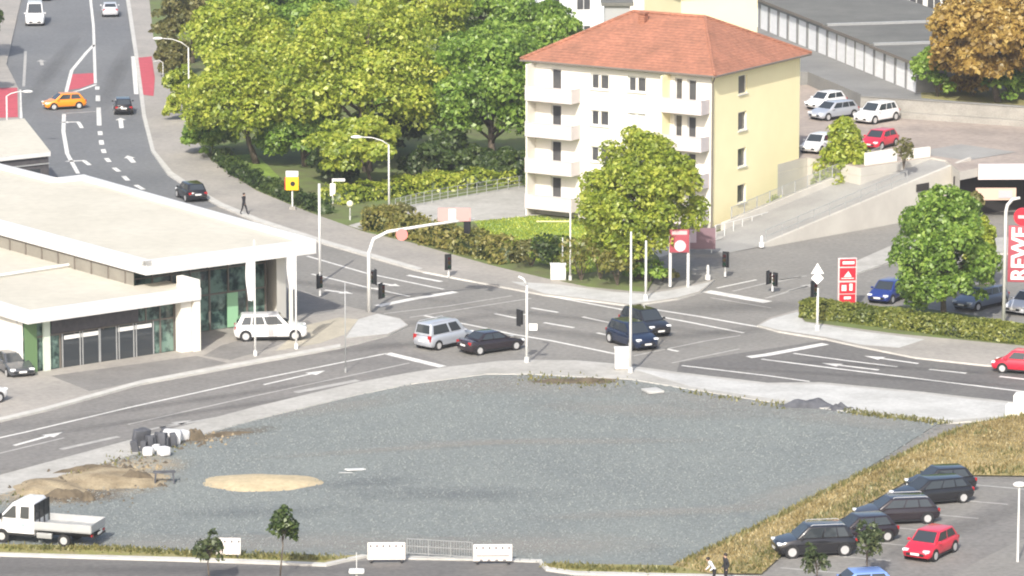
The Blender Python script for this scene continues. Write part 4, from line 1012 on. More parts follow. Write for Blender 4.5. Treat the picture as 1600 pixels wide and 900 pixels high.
    shrub('potted_shrub', 'small yellow green shrub at the foot of the yellow gable wall', (1215, 342), .75, 2.0, L_LIME, 27, n=420, leaf=.2, z0=.17, cat='shrub')
    shrub('bush', 'dark ivy bush between the yellow gable and the conifer', (1268, 288), 1.2, 3.2, L_DARK, 28, n=900, leaf=.22, z0=1.0, cat='bush')
    # saplings along the lower edge
    tree('sapling', 'staked sapling with a loose crown in front of the left white barrier', (328, 915), (327, 860), 20, 32, L_SAPLING, 29, n=520, nclump=12, clump=.42, trunk_r=.04, leaf=.17, cat='sapling', group='saplings along the lower road')
    tree('sapling', 'taller dark sapling at the kerb right of the left white barrier', (437, 905), (441, 828), 24, 34, L_DARK, 30, n=640, nclump=12, clump=.4, trunk_r=.04, leaf=.19, cat='sapling', group='saplings along the lower road')
    tree('sapling', 'thin sapling in front of the nearest black estate car', (1278, 925), (1275, 880), 20, 34, L_SAPLING, 31, n=420, nclump=10, clump=.42, trunk_r=.035, leaf=.16, cat='sapling', group='saplings along the lower road')
    tree('sapling', 'thin sapling covering the second black car', (1356, 905), (1356, 850), 24, 44, L_SAPLING, 32, n=560, nclump=12, clump=.4, trunk_r=.04, leaf=.16, cat='sapling', group='saplings along the lower road')
    # hedges and shrubs
    hedge('hedge', 'long clipped hedge in front of the supermarket car park', [(1256, 494), (1330, 502), (1420, 514), (1510, 526), (1600, 536), (1760, 555)], 1.5, 1.2, L_HEDGE2, 40, leaf=.15, dens=130, rough=.09)
    hedge('hedge', 'low bright ivy hedge under the shaded trees by the driveway', [(520, 318), (575, 310), (640, 300), (720, 292), (830, 280)], 2.6, 1.1, L_LIME, 41, leaf=.24, dens=40, rough=.35)
    hedge('hedge', 'brownish green hedge along the pavement in front of the lawn', [(582, 356), (640, 370), (700, 386), (760, 402), (800, 412)], 2.0, 1.5, L_HEDGE, 42, leaf=.22, dens=55, rough=.3)
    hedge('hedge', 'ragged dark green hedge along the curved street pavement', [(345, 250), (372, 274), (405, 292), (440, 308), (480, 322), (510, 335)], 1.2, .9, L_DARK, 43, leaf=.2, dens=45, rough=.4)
    for i, (x, y, r, h, m, lab) in enumerate([(830, 415, 1.6, 1.9, L_OLIVE, 'olive shrub at the right end of the brownish hedge'), (868, 420, 1.6, 2.4, L_DARK, 'dark shrub behind the white cabinet at the corner'), (908, 438, 1.7, 3.0, L_HEDGE, 'brownish shrub beside the white corner cabinet'), (938, 436, 1.8, 3.6, L_LIME, 'yellow green shrub left of the tree in front of the house'), (965, 446, 1.5, 2.6, L_HEDGE, 'low brownish shrub at the kerb below the house tree'), (1015, 440, 1.5, 1.3, L_GREEN, 'low green shrub under the house tree beside the pale posts'), (1036, 436, 1.0, 1.1, L_OLIVE, 'small olive shrub left of the red sign board'), (620, 345, 1.5, 1.3, L_OLIVE, 'dull shrub at the base of the tall lamp post')]):
        shrub('shrub', lab, (x, y), r, h, m, 50 + i, n=900, leaf=.2, group='shrubs in the garden by the crossing')
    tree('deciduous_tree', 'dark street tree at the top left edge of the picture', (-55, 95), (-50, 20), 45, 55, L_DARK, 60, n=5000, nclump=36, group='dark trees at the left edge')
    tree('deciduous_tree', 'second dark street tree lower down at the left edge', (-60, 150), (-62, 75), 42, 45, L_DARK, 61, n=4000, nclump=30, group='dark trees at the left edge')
vegetation()

def grass_and_weeds():
    rng = np.random.default_rng(5)
    # dry bank: a low mound with grass blades
    ring = [(1800, 640), (1600, 649), (1510, 666), (1480, 676), (1330, 746), (1180, 822), (1050, 884), (1112, 896), (1190, 896), (1240, 851), (1340, 796), (1420, 750), (1500, 742), (1800, 746)]
    poly = [G(x, y, .1) for x, y in ring]
    P2 = np.array([(p.x, p.y) for p in poly])
    def inside(x, y):
        c = np.zeros(len(x), bool); j = len(P2) - 1
        for i in range(len(P2)):
            a, b = P2[i], P2[j]
            k = ((a[1] > y) != (b[1] > y)) & (x < (b[0] - a[0]) * (y - a[1]) / (b[1] - a[1] + 1e-12) + a[0]); c ^= k; j = i
        return c
    def edge_d(x, y):
        d = np.full(len(x), 1e9)
        for i in range(len(P2)):
            a, b = P2[i], P2[(i + 1) % len(P2)]; ab = b - a; t = np.clip(((x - a[0]) * ab[0] + (y - a[1]) * ab[1]) / (ab @ ab), 0, 1)
            d = np.minimum(d, np.hypot(x - a[0] - t * ab[0], y - a[1] - t * ab[1]))
        return d
    hz = lambda x, y: .10 + .75 * (1 - np.exp(-edge_d(x, y) / 1.8))
    xs = np.arange(P2[:, 0].min(), P2[:, 0].max(), .8); ys = np.arange(P2[:, 1].min(), P2[:, 1].max(), .8)
    bm = bmesh.new(); vs = [bm.verts.new((p.x, p.y, .1)) for p in poly]; f = bm.faces.new(vs)
    gx, gy = np.meshgrid(xs, ys); k = inside(gx.ravel(), gy.ravel()) & (edge_d(gx.ravel(), gy.ravel()) > .5)
    bm.free()
    from mathutils.geometry import delaunay_2d_cdt
    pts = [Vector(p) for p in P2] + [Vector((a, b)) for a, b in zip(gx.ravel()[k], gy.ravel()[k])]
    r = delaunay_2d_cdt(pts, [], [list(range(len(P2)))], 1, 1e-5)
    vx = np.array([(v.x, v.y) for v in r[0]]); zz = hz(vx[:, 0], vx[:, 1])
    mb = MB(); mb.v = [(a, b, c) for (a, b), c in zip(vx, zz)]; mb.f = [list(f) for f in r[2]]; mb.m = [0] * len(mb.f)
    struct(mb.build('dry_bank', M['dry_bank'], smooth=True))
    n = 110000; x = rng.uniform(P2[:, 0].min(), 48, n); y = rng.uniform(P2[:, 1].min(), P2[:, 1].max(), n); k = inside(x, y); x, y = x[k], y[k]
    z = hz(x, y)
    def blades(name, x, y, z, h, m, wd=.16):
        n = len(x); a = rng.uniform(0, 2 * np.pi, n); hh = h * (.5 + rng.random(n)); le = rng.normal(size=(n, 2)) * .35
        B = np.stack([x, y, z], 1); d = np.stack([np.cos(a), np.sin(a), np.zeros(n)], 1) * (wd / 2)
        T = B + np.stack([le[:, 0] * hh, le[:, 1] * hh, hh], 1)
        V = np.stack([B - d, B + d, T], 1).reshape(-1, 3)
        me = bpy.data.meshes.new(name); me.vertices.add(len(V)); me.vertices.foreach_set('co', V.ravel().astype(np.float32))
        me.loops.add(3 * n); me.loops.foreach_set('vertex_index', np.arange(3 * n).astype(np.int32)); me.polygons.add(n); me.polygons.foreach_set('loop_start', (np.arange(n) * 3).astype(np.int32))
        me.materials.append(m); me.update(calc_edges=True)
        o = bpy.data.objects.new(name, me); C.objects.link(o); o['kind'] = 'stuff'; return o
    e = edge_d(x, y); g = ((e < 1.0) & (rng.random(len(x)) < .5)) | ((np.sin(x * .9 + 2 * np.sin(y * .7)) + np.sin(y * 1.1 + x * .4) > .9) & (rng.random(len(x)) < .18))
    blades('dry_grass', x[~g], y[~g], z[~g] - .03, .15, M_DRY, .12)
    blades('green_grass_fringe', x[g], y[g], z[g] - .03, .24, M_WEED, .13)
    # weeds on the edges of the lot
    X = []; Y = []
    def along(path, n, sp):
        p = [G(a, b, .1) for a, b in path]
        for a, b in zip(p, p[1:]):
            t = rng.random(n)[:, None]; q = np.array(a)[:2] * (1 - t) + np.array(b)[:2] * t + rng.normal(size=(n, 2)) * sp; X.append(q[:, 0]); Y.append(q[:, 1])
    along([(1320, 642), (1400, 652), (1480, 661)], 260, .35); along([(830, 590), (890, 596), (950, 598)], 120, .8); along([(1190, 630), (1240, 634)], 60, .5)
    along([(0, 856), (170, 857), (290, 865), (400, 869), (520, 873)], 420, .35); along([(860, 884), (950, 889), (1060, 892)], 330, .35)
    along([(0, 785), (120, 745), (200, 712), (280, 694)], 60, .7); along([(1075, 612), (1160, 625)], 60, .4)
    x = np.concatenate(X); y = np.concatenate(Y); blades('weeds', x, y, np.full(len(x), .08), .17, M_WEED)
    # blades on the lawn
    q = [G(a, b, .16) for a, b in [(742, 346), (830, 338), (900, 346), (960, 372), (960, 420), (900, 428), (830, 405), (760, 378)]]
    P2 = np.array([(p.x, p.y) for p in q]); n = 9000; x = rng.uniform(P2[:, 0].min(), P2[:, 0].max(), n); y = rng.uniform(P2[:, 1].min(), P2[:, 1].max(), n)
    k = inside(x, y); blades('lawn_blades', x[k], y[k], np.full(k.sum(), .15), .14, L_LIME, .14)
grass_and_weeds()

def loose_stones():
    rng = np.random.default_rng(11)
    ring = [(0, 775), (200, 712), (400, 655), (560, 614), (700, 592), (830, 584), (985, 592), (1200, 628), (1480, 662), (1330, 745), (1180, 820), (1050, 880), (850, 880), (740, 868), (400, 862), (170, 850), (0, 846)]
    P2 = np.array([tuple(G(x, y, .06))[:2] for x, y in ring])
    def inside(x, y):
        c = np.zeros(len(x), bool); j = len(P2) - 1
        for i in range(len(P2)):
            a, b = P2[i], P2[j]; k = ((a[1] > y) != (b[1] > y)) & (x < (b[0] - a[0]) * (y - a[1]) / (b[1] - a[1] + 1e-12) + a[0]); c ^= k; j = i
        return c
    def scatter(name, n, smin, smax, m, near=None):
        if near is None:
            x = rng.uniform(P2[:, 0].min(), P2[:, 0].max(), n); y = rng.uniform(P2[:, 1].min(), P2[:, 1].max(), n); k = inside(x, y); x, y = x[k], y[k]
        else:
            q = [G(a, b, .06) for a, b in near]; i = rng.integers(0, len(q), n); x = np.array([p.x for p in q])[i] + rng.normal(size=n) * 1.0; y = np.array([p.y for p in q])[i] + rng.normal(size=n) * 1.1
        n = len(x); s = smin + (smax - smin) * rng.random(n) ** 2.5; a = rng.uniform(0, 6.28, n)
        e = np.stack([np.cos(a), np.sin(a), 0 * a], 1); f = np.stack([-np.sin(a), np.cos(a), 0 * a], 1); u = np.array([0, 0, 1.0])
        c = np.stack([x, y, np.full(n, .06)], 1); S = s[:, None]
        V = np.stack([c - e * S * .6 - f * S * .45, c + e * S * .6 - f * S * .5, c + e * S * .5 + f * S * .45, c - e * S * .55 + f * S * .5, c + u * S * (.45 + .5 * rng.random(n))[:, None] + e * S * .2 * rng.normal(size=n)[:, None]], 1).reshape(-1, 3)
        b = (np.arange(n) * 5)[:, None, None]; F4 = (np.array([[0, 1, 4], [1, 2, 4], [2, 3, 4], [3, 0, 4]])[None] + b).reshape(-1)
        me = bpy.data.meshes.new(name); me.vertices.add(len(V)); me.vertices.foreach_set('co', V.ravel().astype(np.float32)); me.loops.add(len(F4)); me.loops.foreach_set('vertex_index', F4.astype(np.int32))
        me.polygons.add(4 * n); me.polygons.foreach_set('loop_start', (np.arange(4 * n) * 3).astype(np.int32)); me.materials.append(m); me.update(calc_edges=True)
        o = bpy.data.objects.new(name, me); C.objects.link(o); o['kind'] = 'stuff'
    scatter('gravel_stones', 34000, .04, .13, mat('grey_stones', (0.205, 0.226, 0.218), .95)); scatter('gravel_stones_dark', 26000, .04, .13, mat('dark_grey_stones', (0.158, 0.174, 0.175), .95))
    scatter('earth_clods', 420, .08, .30, M['dark_soil'], [(60, 760), (110, 745), (160, 735), (200, 725), (130, 778), (230, 752), (90, 772), (300, 690)]); scatter('pale_clods', 260, .06, .25, M['spoil'], [(150, 755), (200, 735), (60, 765), (330, 683)])
loose_stones()

def heaps():
    rng = random.Random(3)
    def mound(name, c, rx, ry, h, m, z0=.06, seed=1, rot=0.0, rough=.5, label=None, cat=None):
        r = random.Random(seed); b = G(c[0], c[1], z0); mb = MB(); nr, ns = 8, 36
        ph = [r.uniform(0, 6.28) for _ in range(6)]
        for i in range(nr + 1):
            for k in range(ns):
                q = 2 * math.pi * k / ns; t = i / nr
                w_ = 1 + rough * .22 * (math.sin(2 * q + ph[0]) + .8 * math.sin(3 * q + ph[1]) + .6 * math.sin(7 * q + ph[2]))
                x, y = math.cos(q) * rx * t * w_, math.sin(q) * ry * t * w_
                z = h * (1 - t * t) ** 1.1 * (1 + rough * .6 * math.sin(3 * x / max(rx, .1) * 2 + ph[3]) * math.sin(4 * y / max(ry, .1) + ph[4])) + (r.uniform(-.05, .05) * h if 0 < i < nr else 0)
                mb.v.append((x * math.cos(rot) - y * math.sin(rot), x * math.sin(rot) + y * math.cos(rot), max(z, .012 * (1 - t))))
        for i in range(nr):
            for k in range(ns): mb.f.append([i * ns + k, (i + 1) * ns + k, (i + 1) * ns + (k + 1) % ns, i * ns + (k + 1) % ns]); mb.m.append(0)
        o = mb.build(name, m, smooth=True); o.location = b
        return tag(o, label, cat) if label else struct(o)
    mound('sand_patch', (408, 754), 3.35, 2.35, .30, M['sand'], seed=4, rough=.25, label='flat oval heap of yellow sand on the grey gravel', cat='sand heap')
    mound('spoil_heap', (170, 748), 3.4, 3.0, .26, M['spoil'], seed=5, rot=.7, label='low spread heap of pale brown earth beside the pavement', cat='earth heap')
    mound('spoil_heap', (75, 762), 2.4, 2.4, .28, M['spoil'], seed=6, rot=.6, label='rough brownish earth heap behind the white flatbed truck', cat='earth heap')
    mound('soil_heap', (212, 750), 1.05, .55, .55, M['dark_soil'], seed=7, label='small dark brown soil heap on the pale earth', cat='soil heap')
    mound('soil_heap', (103, 776), 1.2, .5, .45, M['dark_soil'], seed=8, label='dark soil heap just behind the truck cab', cat='soil heap')
    mound('soil_heap', (136, 781), .45, .35, .5, M['dark_soil'], seed=9, label='smallest dark clod right of the truck cab', cat='soil heap')
    mound('soil_heap', (305, 686), .65, .55, .65, M['dark_soil'], seed=10, label='brown heap right of the white sacks', cat='soil heap')
    mound('soil_heap', (130, 735), 2.0, .4, .3, M['dark_soil'], seed=11, rot=.55, label='long dark ridge of earth along the pavement', cat='soil heap')
    mound('soil_heap', (345, 681), 2.2, .3, .2, M['dark_soil'], seed=12, rot=.55, label='thin brown earth ridge right of the rubble', cat='soil heap')
    mound('rubble_heap', (1265, 635), 1.6, .75, .5, M['stone_dark'], seed=13, rough=.5, label='dark grey rubble heap below the pale pavement on the right', cat='rubble heap')
    mound('rubble_heap', (1312, 640), .8, .35, .35, M['stone_dark'], seed=15, rough=.9, label='small dark rubble heap right of the larger one', cat='rubble heap')
    mound('soil_heap', (905, 596), 2.6, .9, .2, M['dark_soil'], seed=14, rough=.8, label='flat dark patch of soil below the white cabinet', cat='soil heap')
    o = MB().box((0, 0, .07), (1.1, 1.2, .14)).build('concrete_slab', M['concrete_light'], bevel=.02); o.location = G(1020, 612, .1); o.rotation_euler = (0, 0, .4); tag(o, 'pale square concrete slab on the edge of the gravel', 'slab')
    o = MB().box((0, 0, .06), (1.3, .34, .06)).build('white_plank', M['sign_white'], bevel=.015); o.location = G(555, 735, .06); o.rotation_euler = (0, .1, .6); tag(o, 'white plank lying on the grey gravel lot', 'plank')
    o = MB().box((0, 0, .03), (.8, .16, .05)).build('white_plank', M['fence_grey'], bevel=.012); o.location = G(540, 739, .06); tag(o, 'short grey plank beside the white plank', 'plank')
    # stacked dark stones and white sacks
    for k in range(13):
        mb = MB(); s = (rng.uniform(.35, .7), rng.uniform(.3, .5), rng.uniform(.5, 1.15)); mb.box((0, 0, s[2] / 2), s)
        o = mb.build('stone_block', M['stone_dark'], bevel=.05); o.location = G(212 + (k % 7) * 10 + rng.uniform(-3, 3), 707 - (k // 7) * 9 - (k % 7) * 1.6, .06); o.rotation_euler = (rng.uniform(-.2, .2), rng.uniform(-.25, .25), rng.uniform(0, 3))
        tag(o, 'dark grey stone block in the pile beside the white sacks', 'stone', 'dark stone blocks in the pile on the lot')
    for k, (x, y, s, lab) in enumerate([(268, 693, 1.0, 'largest white sack on top of the stone pile'), (283, 688, .75, 'white sack at the back right end of the stone pile'), (232, 712, .62, 'left one of the two low white sacks in front of the stones'), (256, 712, .66, 'right one of the two low white sacks in front of the stones'), (243, 704, .45, 'small white sack between the dark stones')]):
        mb = MB(); mb.box((0, 0, s * .42), (s * 1.15, s, s * .85)); o = mb.build('white_sack', M['white_bag'], bevel=.2 * s); o.location = G(x, y, .06); o.rotation_euler = (0, .08, k * .7); tag(o, lab, 'sack')
    t = thing('trestle', 'small dark wooden trestle beside the dark soil heap', 'trestle', G(257, 755, .06), .1)
    s = MB(); s.box((0, 0, .68), (1.3, .3, .1)); s.build('top', M['stone_dark'], t)
    for sx in (-.5, .5):
        for sy in (-.18, .18): s = MB(); s.tube([(sx, sy * .5, .64), (sx * 1.1, sy * 1.5, 0)], .05, 6); s.build('leg', M['stone_dark'], t)
heaps()

# ------------------------------------------------------------------ vehicles
KIND = {  # length, width, roof height, belt, hood front z, cowl x, roof front x, roof rear x, rear glass foot x, deck z
    'hatch': (4.0, 1.75, 1.48, .92, .70, 1.08, .35, -1.35, -1.82, .90),
    'mini':  (3.7, 1.66, 1.52, .94, .74, 1.10, .45, -1.35, -1.72, .92),
    'wagon': (4.75, 1.84, 1.48, .93, .70, 1.25, .45, -1.75, -2.22, .92),
    'sedan': (4.6, 1.82, 1.42, .92, .68, 1.10, .25, -.95, -1.60, .98),
    'suv':   (4.55, 1.86, 1.70, 1.03, .84, 1.20, .45, -1.65, -2.08, 1.0),
    'transporter': (5.3, 2.05, 2.35, 1.25, 1.0, 1.85, 1.05, -2.45, -2.58, 1.2),
    'offroad': (4.95, 1.92, 1.78, 1.06, .90, 1.30, .55, -1.95, -2.36, 1.04),
    'van':   (4.45, 1.80, 1.84, 1.02, .82, 1.40, .65, -1.98, -2.14, 1.0),
}
def car(label, kind, paint_m, rear, front, z=0.0, group=None, name='parked_car', cat='car', roof_m=None, rails=False, dz=0.0):
    L, W, H, belt, hf, cx, rf, rr, rg, dk = KIND[kind]
    A, B = G(*rear, z), G(*front, z); d = B - A; mid = (A + B) / 2
    t = thing(name, label, cat, (mid.x, mid.y, z + .008), math.atan2(d.y, d.x), group)
    hw = W / 2
    # lower body loft
    st = [(L / 2, .42, hf - .12, .72), (L / 2 - .06, .30, hf - .05, .84), (L / 2 - .22, .24, hf + .02, .94), (L / 2 - .6, .22, hf + .10, .99), (cx + .1, .22, belt + .0, 1.0),
          (cx - .3, .22, belt + .015, 1.0), (0, .22, belt + .015, 1.0), (-L / 2 + .7, .22, belt + .02, 1.0), (-L / 2 + .3, .24, dk + .01, .96), (-L / 2 + .10, .28, dk - .04, .90), (-L / 2, .40, dk - .20, .80)]
    mb = MB(); n = 11
    for x, zb, zt, wd in st:
        w_ = hw * wd; zm = zb + (zt - zb) * .48
        half = [(w_ * .86, zb), (w_ * .97, zb + .10), (w_, zm), (w_ * .975, zt - .13), (w_ * .90, zt - .02)]
        ring = [(y, zz) for y, zz in half] + [(0, zt + .03)] + [(-y, zz) for y, zz in half[::-1]]
        mb.v += [(x, y, zz) for y, zz in ring]
    m = len(st)
    for i in range(m - 1):
        for k in range(n): mb.f.append([i * n + k, i * n + (k + 1) % n, (i + 1) * n + (k + 1) % n, (i + 1) * n + k]); mb.m.append(0)
    mb.f.append(list(range(n - 1, -1, -1))); mb.m.append(0); mb.f.append([(m - 1) * n + k for k in range(n)]); mb.m.append(0)
    wx = (L / 2 - .82, -L / 2 + .78); wr = .32 if kind not in ('suv', 'offroad') else .36
    for x in wx:
        for sg in (-1, 1): mb.tube([(x, sg * hw * .6, wr + .02), (x, sg * (hw * 1.0 + .004), wr + .02)], wr + .055, 14, 1)
    mb.box((L / 2 - .045, 0, .46), (.10, W * .60, .16), mi=1); mb.box((0, 0, .25), (L * .8, W * .98, .1), mi=1)
    mb.build('body', [paint_m, M['black']], t, smooth=True, angle=38)
    # cabin
    wb, wt = hw * .93, hw * .75
    c = {}
    for sg in (-1, 1):
        c[sg] = [Vector((cx, sg * wb * .96, belt - .03)), Vector((rg, sg * wb * .95, dk - .03 if kind == 'sedan' else belt - .03)), Vector((rr, sg * wt * .97, H - .03)), Vector((rf, sg * wt, H - .01))]
    vs = c[-1] + c[1]; rc = Vector(((rf + rr) / 2, 0, H + .02))
    cb = MB().add(vs, [(0, 3, 2, 1), (4, 5, 6, 7), (0, 4, 7, 3), (1, 2, 6, 5), (3, 7, 6, 2), (0, 1, 5, 4)])
    cb.m = [0, 0, 0, 0, 1 if roof_m else 0, 0]
    cabin = cb.build('cabin', [paint_m] + ([roof_m] if roof_m else []), t, bevel=.07)
    def pane(a, b_, c_, d_, u0, u1, v0, v1, nm):        # a front foot, b rear foot, c rear top, d front top
        def q(u, v): return a.lerp(b_, u).lerp(d_.lerp(c_, u), v)
        p = [q(u0, v0), q(u1, v0), q(u1, v1), q(u0, v1)]; nr = (p[1] - p[0]).cross(p[3] - p[0]).normalized()
        ctr = Vector((cx * .2, 0, belt))
        if nr.dot(p[0] - ctr) < 0: nr = -nr
        f = [x + nr * .012 for x in p]; g = [x - nr * .02 for x in p]
        mbp = MB().add(f + g, [(0, 1, 2, 3), (0, 4, 5, 1), (1, 5, 6, 2), (2, 6, 7, 3), (3, 7, 4, 0)]); mbp.build(nm, M['glass_dark'], t)
    pane(c[-1][0], c[1][0], c[1][3], c[-1][3], .07, .93, .10, .93, 'windscreen')
    pane(c[-1][1], c[1][1], c[1][2], c[-1][2], .09, .91, .22, .90, 'rear_window')
    splits = {'hatch': ((.10, .50), (.54, .90)), 'mini': ((.12, .52), (.56, .90)), 'wagon': ((.09, .40), (.43, .68), (.71, .92)), 'sedan': ((.12, .50), (.54, .88)), 'transporter': ((.08, .30), (.36, .92)), 'offroad': ((.09, .42), (.45, .70), (.73, .91)), 'suv': ((.09, .42), (.45, .70), (.73, .91)), 'van': ((.12, .40), (.46, .92))}[kind]
    for sg in (-1, 1):
        for u0, u1 in splits: pane(c[sg][0], c[sg][1], c[sg][2], c[sg][3], u0, u1, .14, .86, 'side_window')
    # wheels
    for x in wx:
        for sg in (-1, 1):
            w1 = MB().tube([(x, sg * (hw - .2), wr), (x, sg * (hw + .012), wr)], wr, 18); ty = w1.build('wheel', M['rubber'], t)
            w2 = MB().tube([(x, sg * (hw - .05), wr), (x, sg * (hw + .026), wr)], wr * .66, 14)
            w2.build('rim', M['alloy'], ty)
    for sg in (-1, 1):
        MB().box((L / 2 - .17, sg * hw * .70, hf - .06), (.26, .36, .15)).build('headlight', M['lamp_clear'], t, bevel=.05)
        MB().box((-L / 2 + .09, sg * hw * .74, dk - .16), (.14, .26, .20 if kind not in ('van', 'transporter') else .42)).build('taillight', M['lamp_red'], t, bevel=.03)
        MB().box((cx - .28, sg * (hw * .95 + .10), belt + .06), (.14, .18, .13)).build('mirror', paint_m, t, bevel=.03)
    MB().box((L / 2 + .005, 0, .48), (.03, .52, .12)).build('number_plate', M['plate'], t); MB().box((-L / 2 - .003, 0, .66), (.03, .52, .12)).build('number_plate', M['plate'], t)
    if rails:
        for sg in (-1, 1): MB().tube([(rf - .1, sg * wt * .9, H), (rf - .2, sg * wt * .9, H + .06), (rr + .2, sg * wt * .9, H + .05), (rr + .1, sg * wt * .9, H)], .022, 6).build('roof_rail', M['alloy'], t)
    return t

WHITE = paint('white', (0.78, 0.78, 0.78)); SILVER = paint('silver', (0.50, 0.53, 0.58), .3, .35); BLACK = paint('black', (0.014, 0.014, 0.017), .2)
NAVY = paint('navy', (0.010, 0.018, 0.045), .22); RED = paint('red', (0.62, 0.018, 0.045)); ORANGE = paint('orange', (0.80, 0.26, 0.008)); BLUE = paint('blue', (0.015, 0.035, 0.20)); GREY = paint('grey', (0.10, 0.105, 0.115), .25, .3)
STEEL = paint('steel_blue', (0.16, 0.19, 0.25), .28, .3); PLUM = paint('dark_plum', (0.022, 0.016, 0.020), .2); LBLUE = paint('light_blue', (0.16, 0.27, 0.60), .25)

def vehicles():
    D = 'cars driving through the crossing'
    car('tall white van driving towards the camera at the top of the street', 'transporter', WHITE, (56, 22), (54, 52), name='car')
    car('white car cut by the top edge behind the tall white van', 'van', WHITE, (68, -10), (66, 8), name='car')
    car('pale silver car driving away at the top of the street', 'sedan', paint('pale_silver', (0.62, 0.63, 0.66), .3, .2), (174, 33), (170, 14), name='car')
    car('bright orange car turning across the street beside the red island', 'hatch', ORANGE, (128, 168), (72, 171), name='car')
    car('small black car driving away behind the orange car', 'hatch', BLACK, (195, 186), (190, 166), name='car')
    car('black car leaving the crossing behind the long cream roof', 'hatch', BLACK, (314, 319), (284, 303), name='car')
    car('silver high roofed van car waiting at the crossing', 'van', SILVER, (652, 549), (735, 531), name='car', rails=True)
    car('black low sedan beside the silver van at the crossing', 'sedan', PLUM, (718, 555), (815, 541), name='car')
    car('dark blue hatchback with bright headlights nearest the white cabinet', 'suv', NAVY, (957, 529), (1018, 551), name='car')
    car('black car side by side with the dark blue hatchback on the crossing', 'suv', BLACK, (980, 510), (1035, 529), name='car')
    car('red car cut by the right edge on the right arm of the road', 'mini', RED, (1638, 585), (1552, 578), name='car')
    car('white off road estate parked between the two flag poles by the showroom', 'offroad', WHITE, (363, 530), (482, 528), z=.126)
    car('dark car parked in front of the white showroom flank', 'sedan', GREY, (2, 568), (42, 597))
    car('white van end cut by the left edge on the showroom forecourt', 'van', WHITE, (-90, 640), (6, 622), z=.126, cat='van', name='parked_van')
    P = 'cars parked in the bay row below the dry bank'
    car('nearest black estate car in the row below the dry bank', 'suv', BLACK, (1334, 862), (1209, 868), group=P, rails=True)
    car('second black car in the row, half hidden by a sapling', 'hatch', PLUM, (1392, 840), (1298, 848), group=P)
    car('long dark estate car with silver roof rails in the middle of the row', 'wagon', PLUM, (1464, 812), (1335, 818), group=P, rails=True)
    car('dark estate car fourth in the row', 'wagon', BLACK, (1512, 779), (1398, 790), group=P)
    car('furthest black car in the row, mostly behind the fourth', 'hatch', BLACK, (1519, 764), (1419, 771), group=P)
    car('bright red hatchback driving past the row of black cars', 'hatch', RED, (1484, 853), (1424, 882), name='car')
    car('light blue car roof cut by the bottom edge below the black cars', 'hatch', LBLUE, (1388, 930), (1292, 936))
    car('dark blue car parked left of the egg shaped tree', 'hatch', BLUE, (1408, 461), (1368, 477))
    car('black car behind the dark blue car, mostly hidden by the tree', 'hatch', BLACK, (1452, 453), (1412, 468))
    car('steel blue estate car parked right of the egg shaped tree trunk', 'wagon', STEEL, (1572, 470), (1492, 489))
    car('white silver car at the right edge behind the hedge', 'wagon', paint('pale_silver', (0.62, 0.63, 0.66)), (1650, 475), (1570, 497))
    car('white boxy estate car parked below the retaining wall on the deck', 'suv', WHITE, (1402, 184), (1337, 196), z=DZ)
    car('red car parked on the brown deck behind the low white wall', 'hatch', RED, (1396, 224), (1352, 236), z=DZ)
    Q = 'pale cars parked side by side right of the yellow gable'
    car('white car behind the silver estate car beside the yellow gable', 'hatch', WHITE, (1316, 165), (1264, 173), z=DZ, group=Q)
    car('silver estate car parked beside the white car at the yellow gable', 'wagon', SILVER, (1334, 180), (1270, 189), z=DZ, group=Q)
    car('white car lowest beside the yellow gable and the cone shaped tree', 'hatch', WHITE, (1300, 230), (1258, 243), z=DZ)
vehicles()

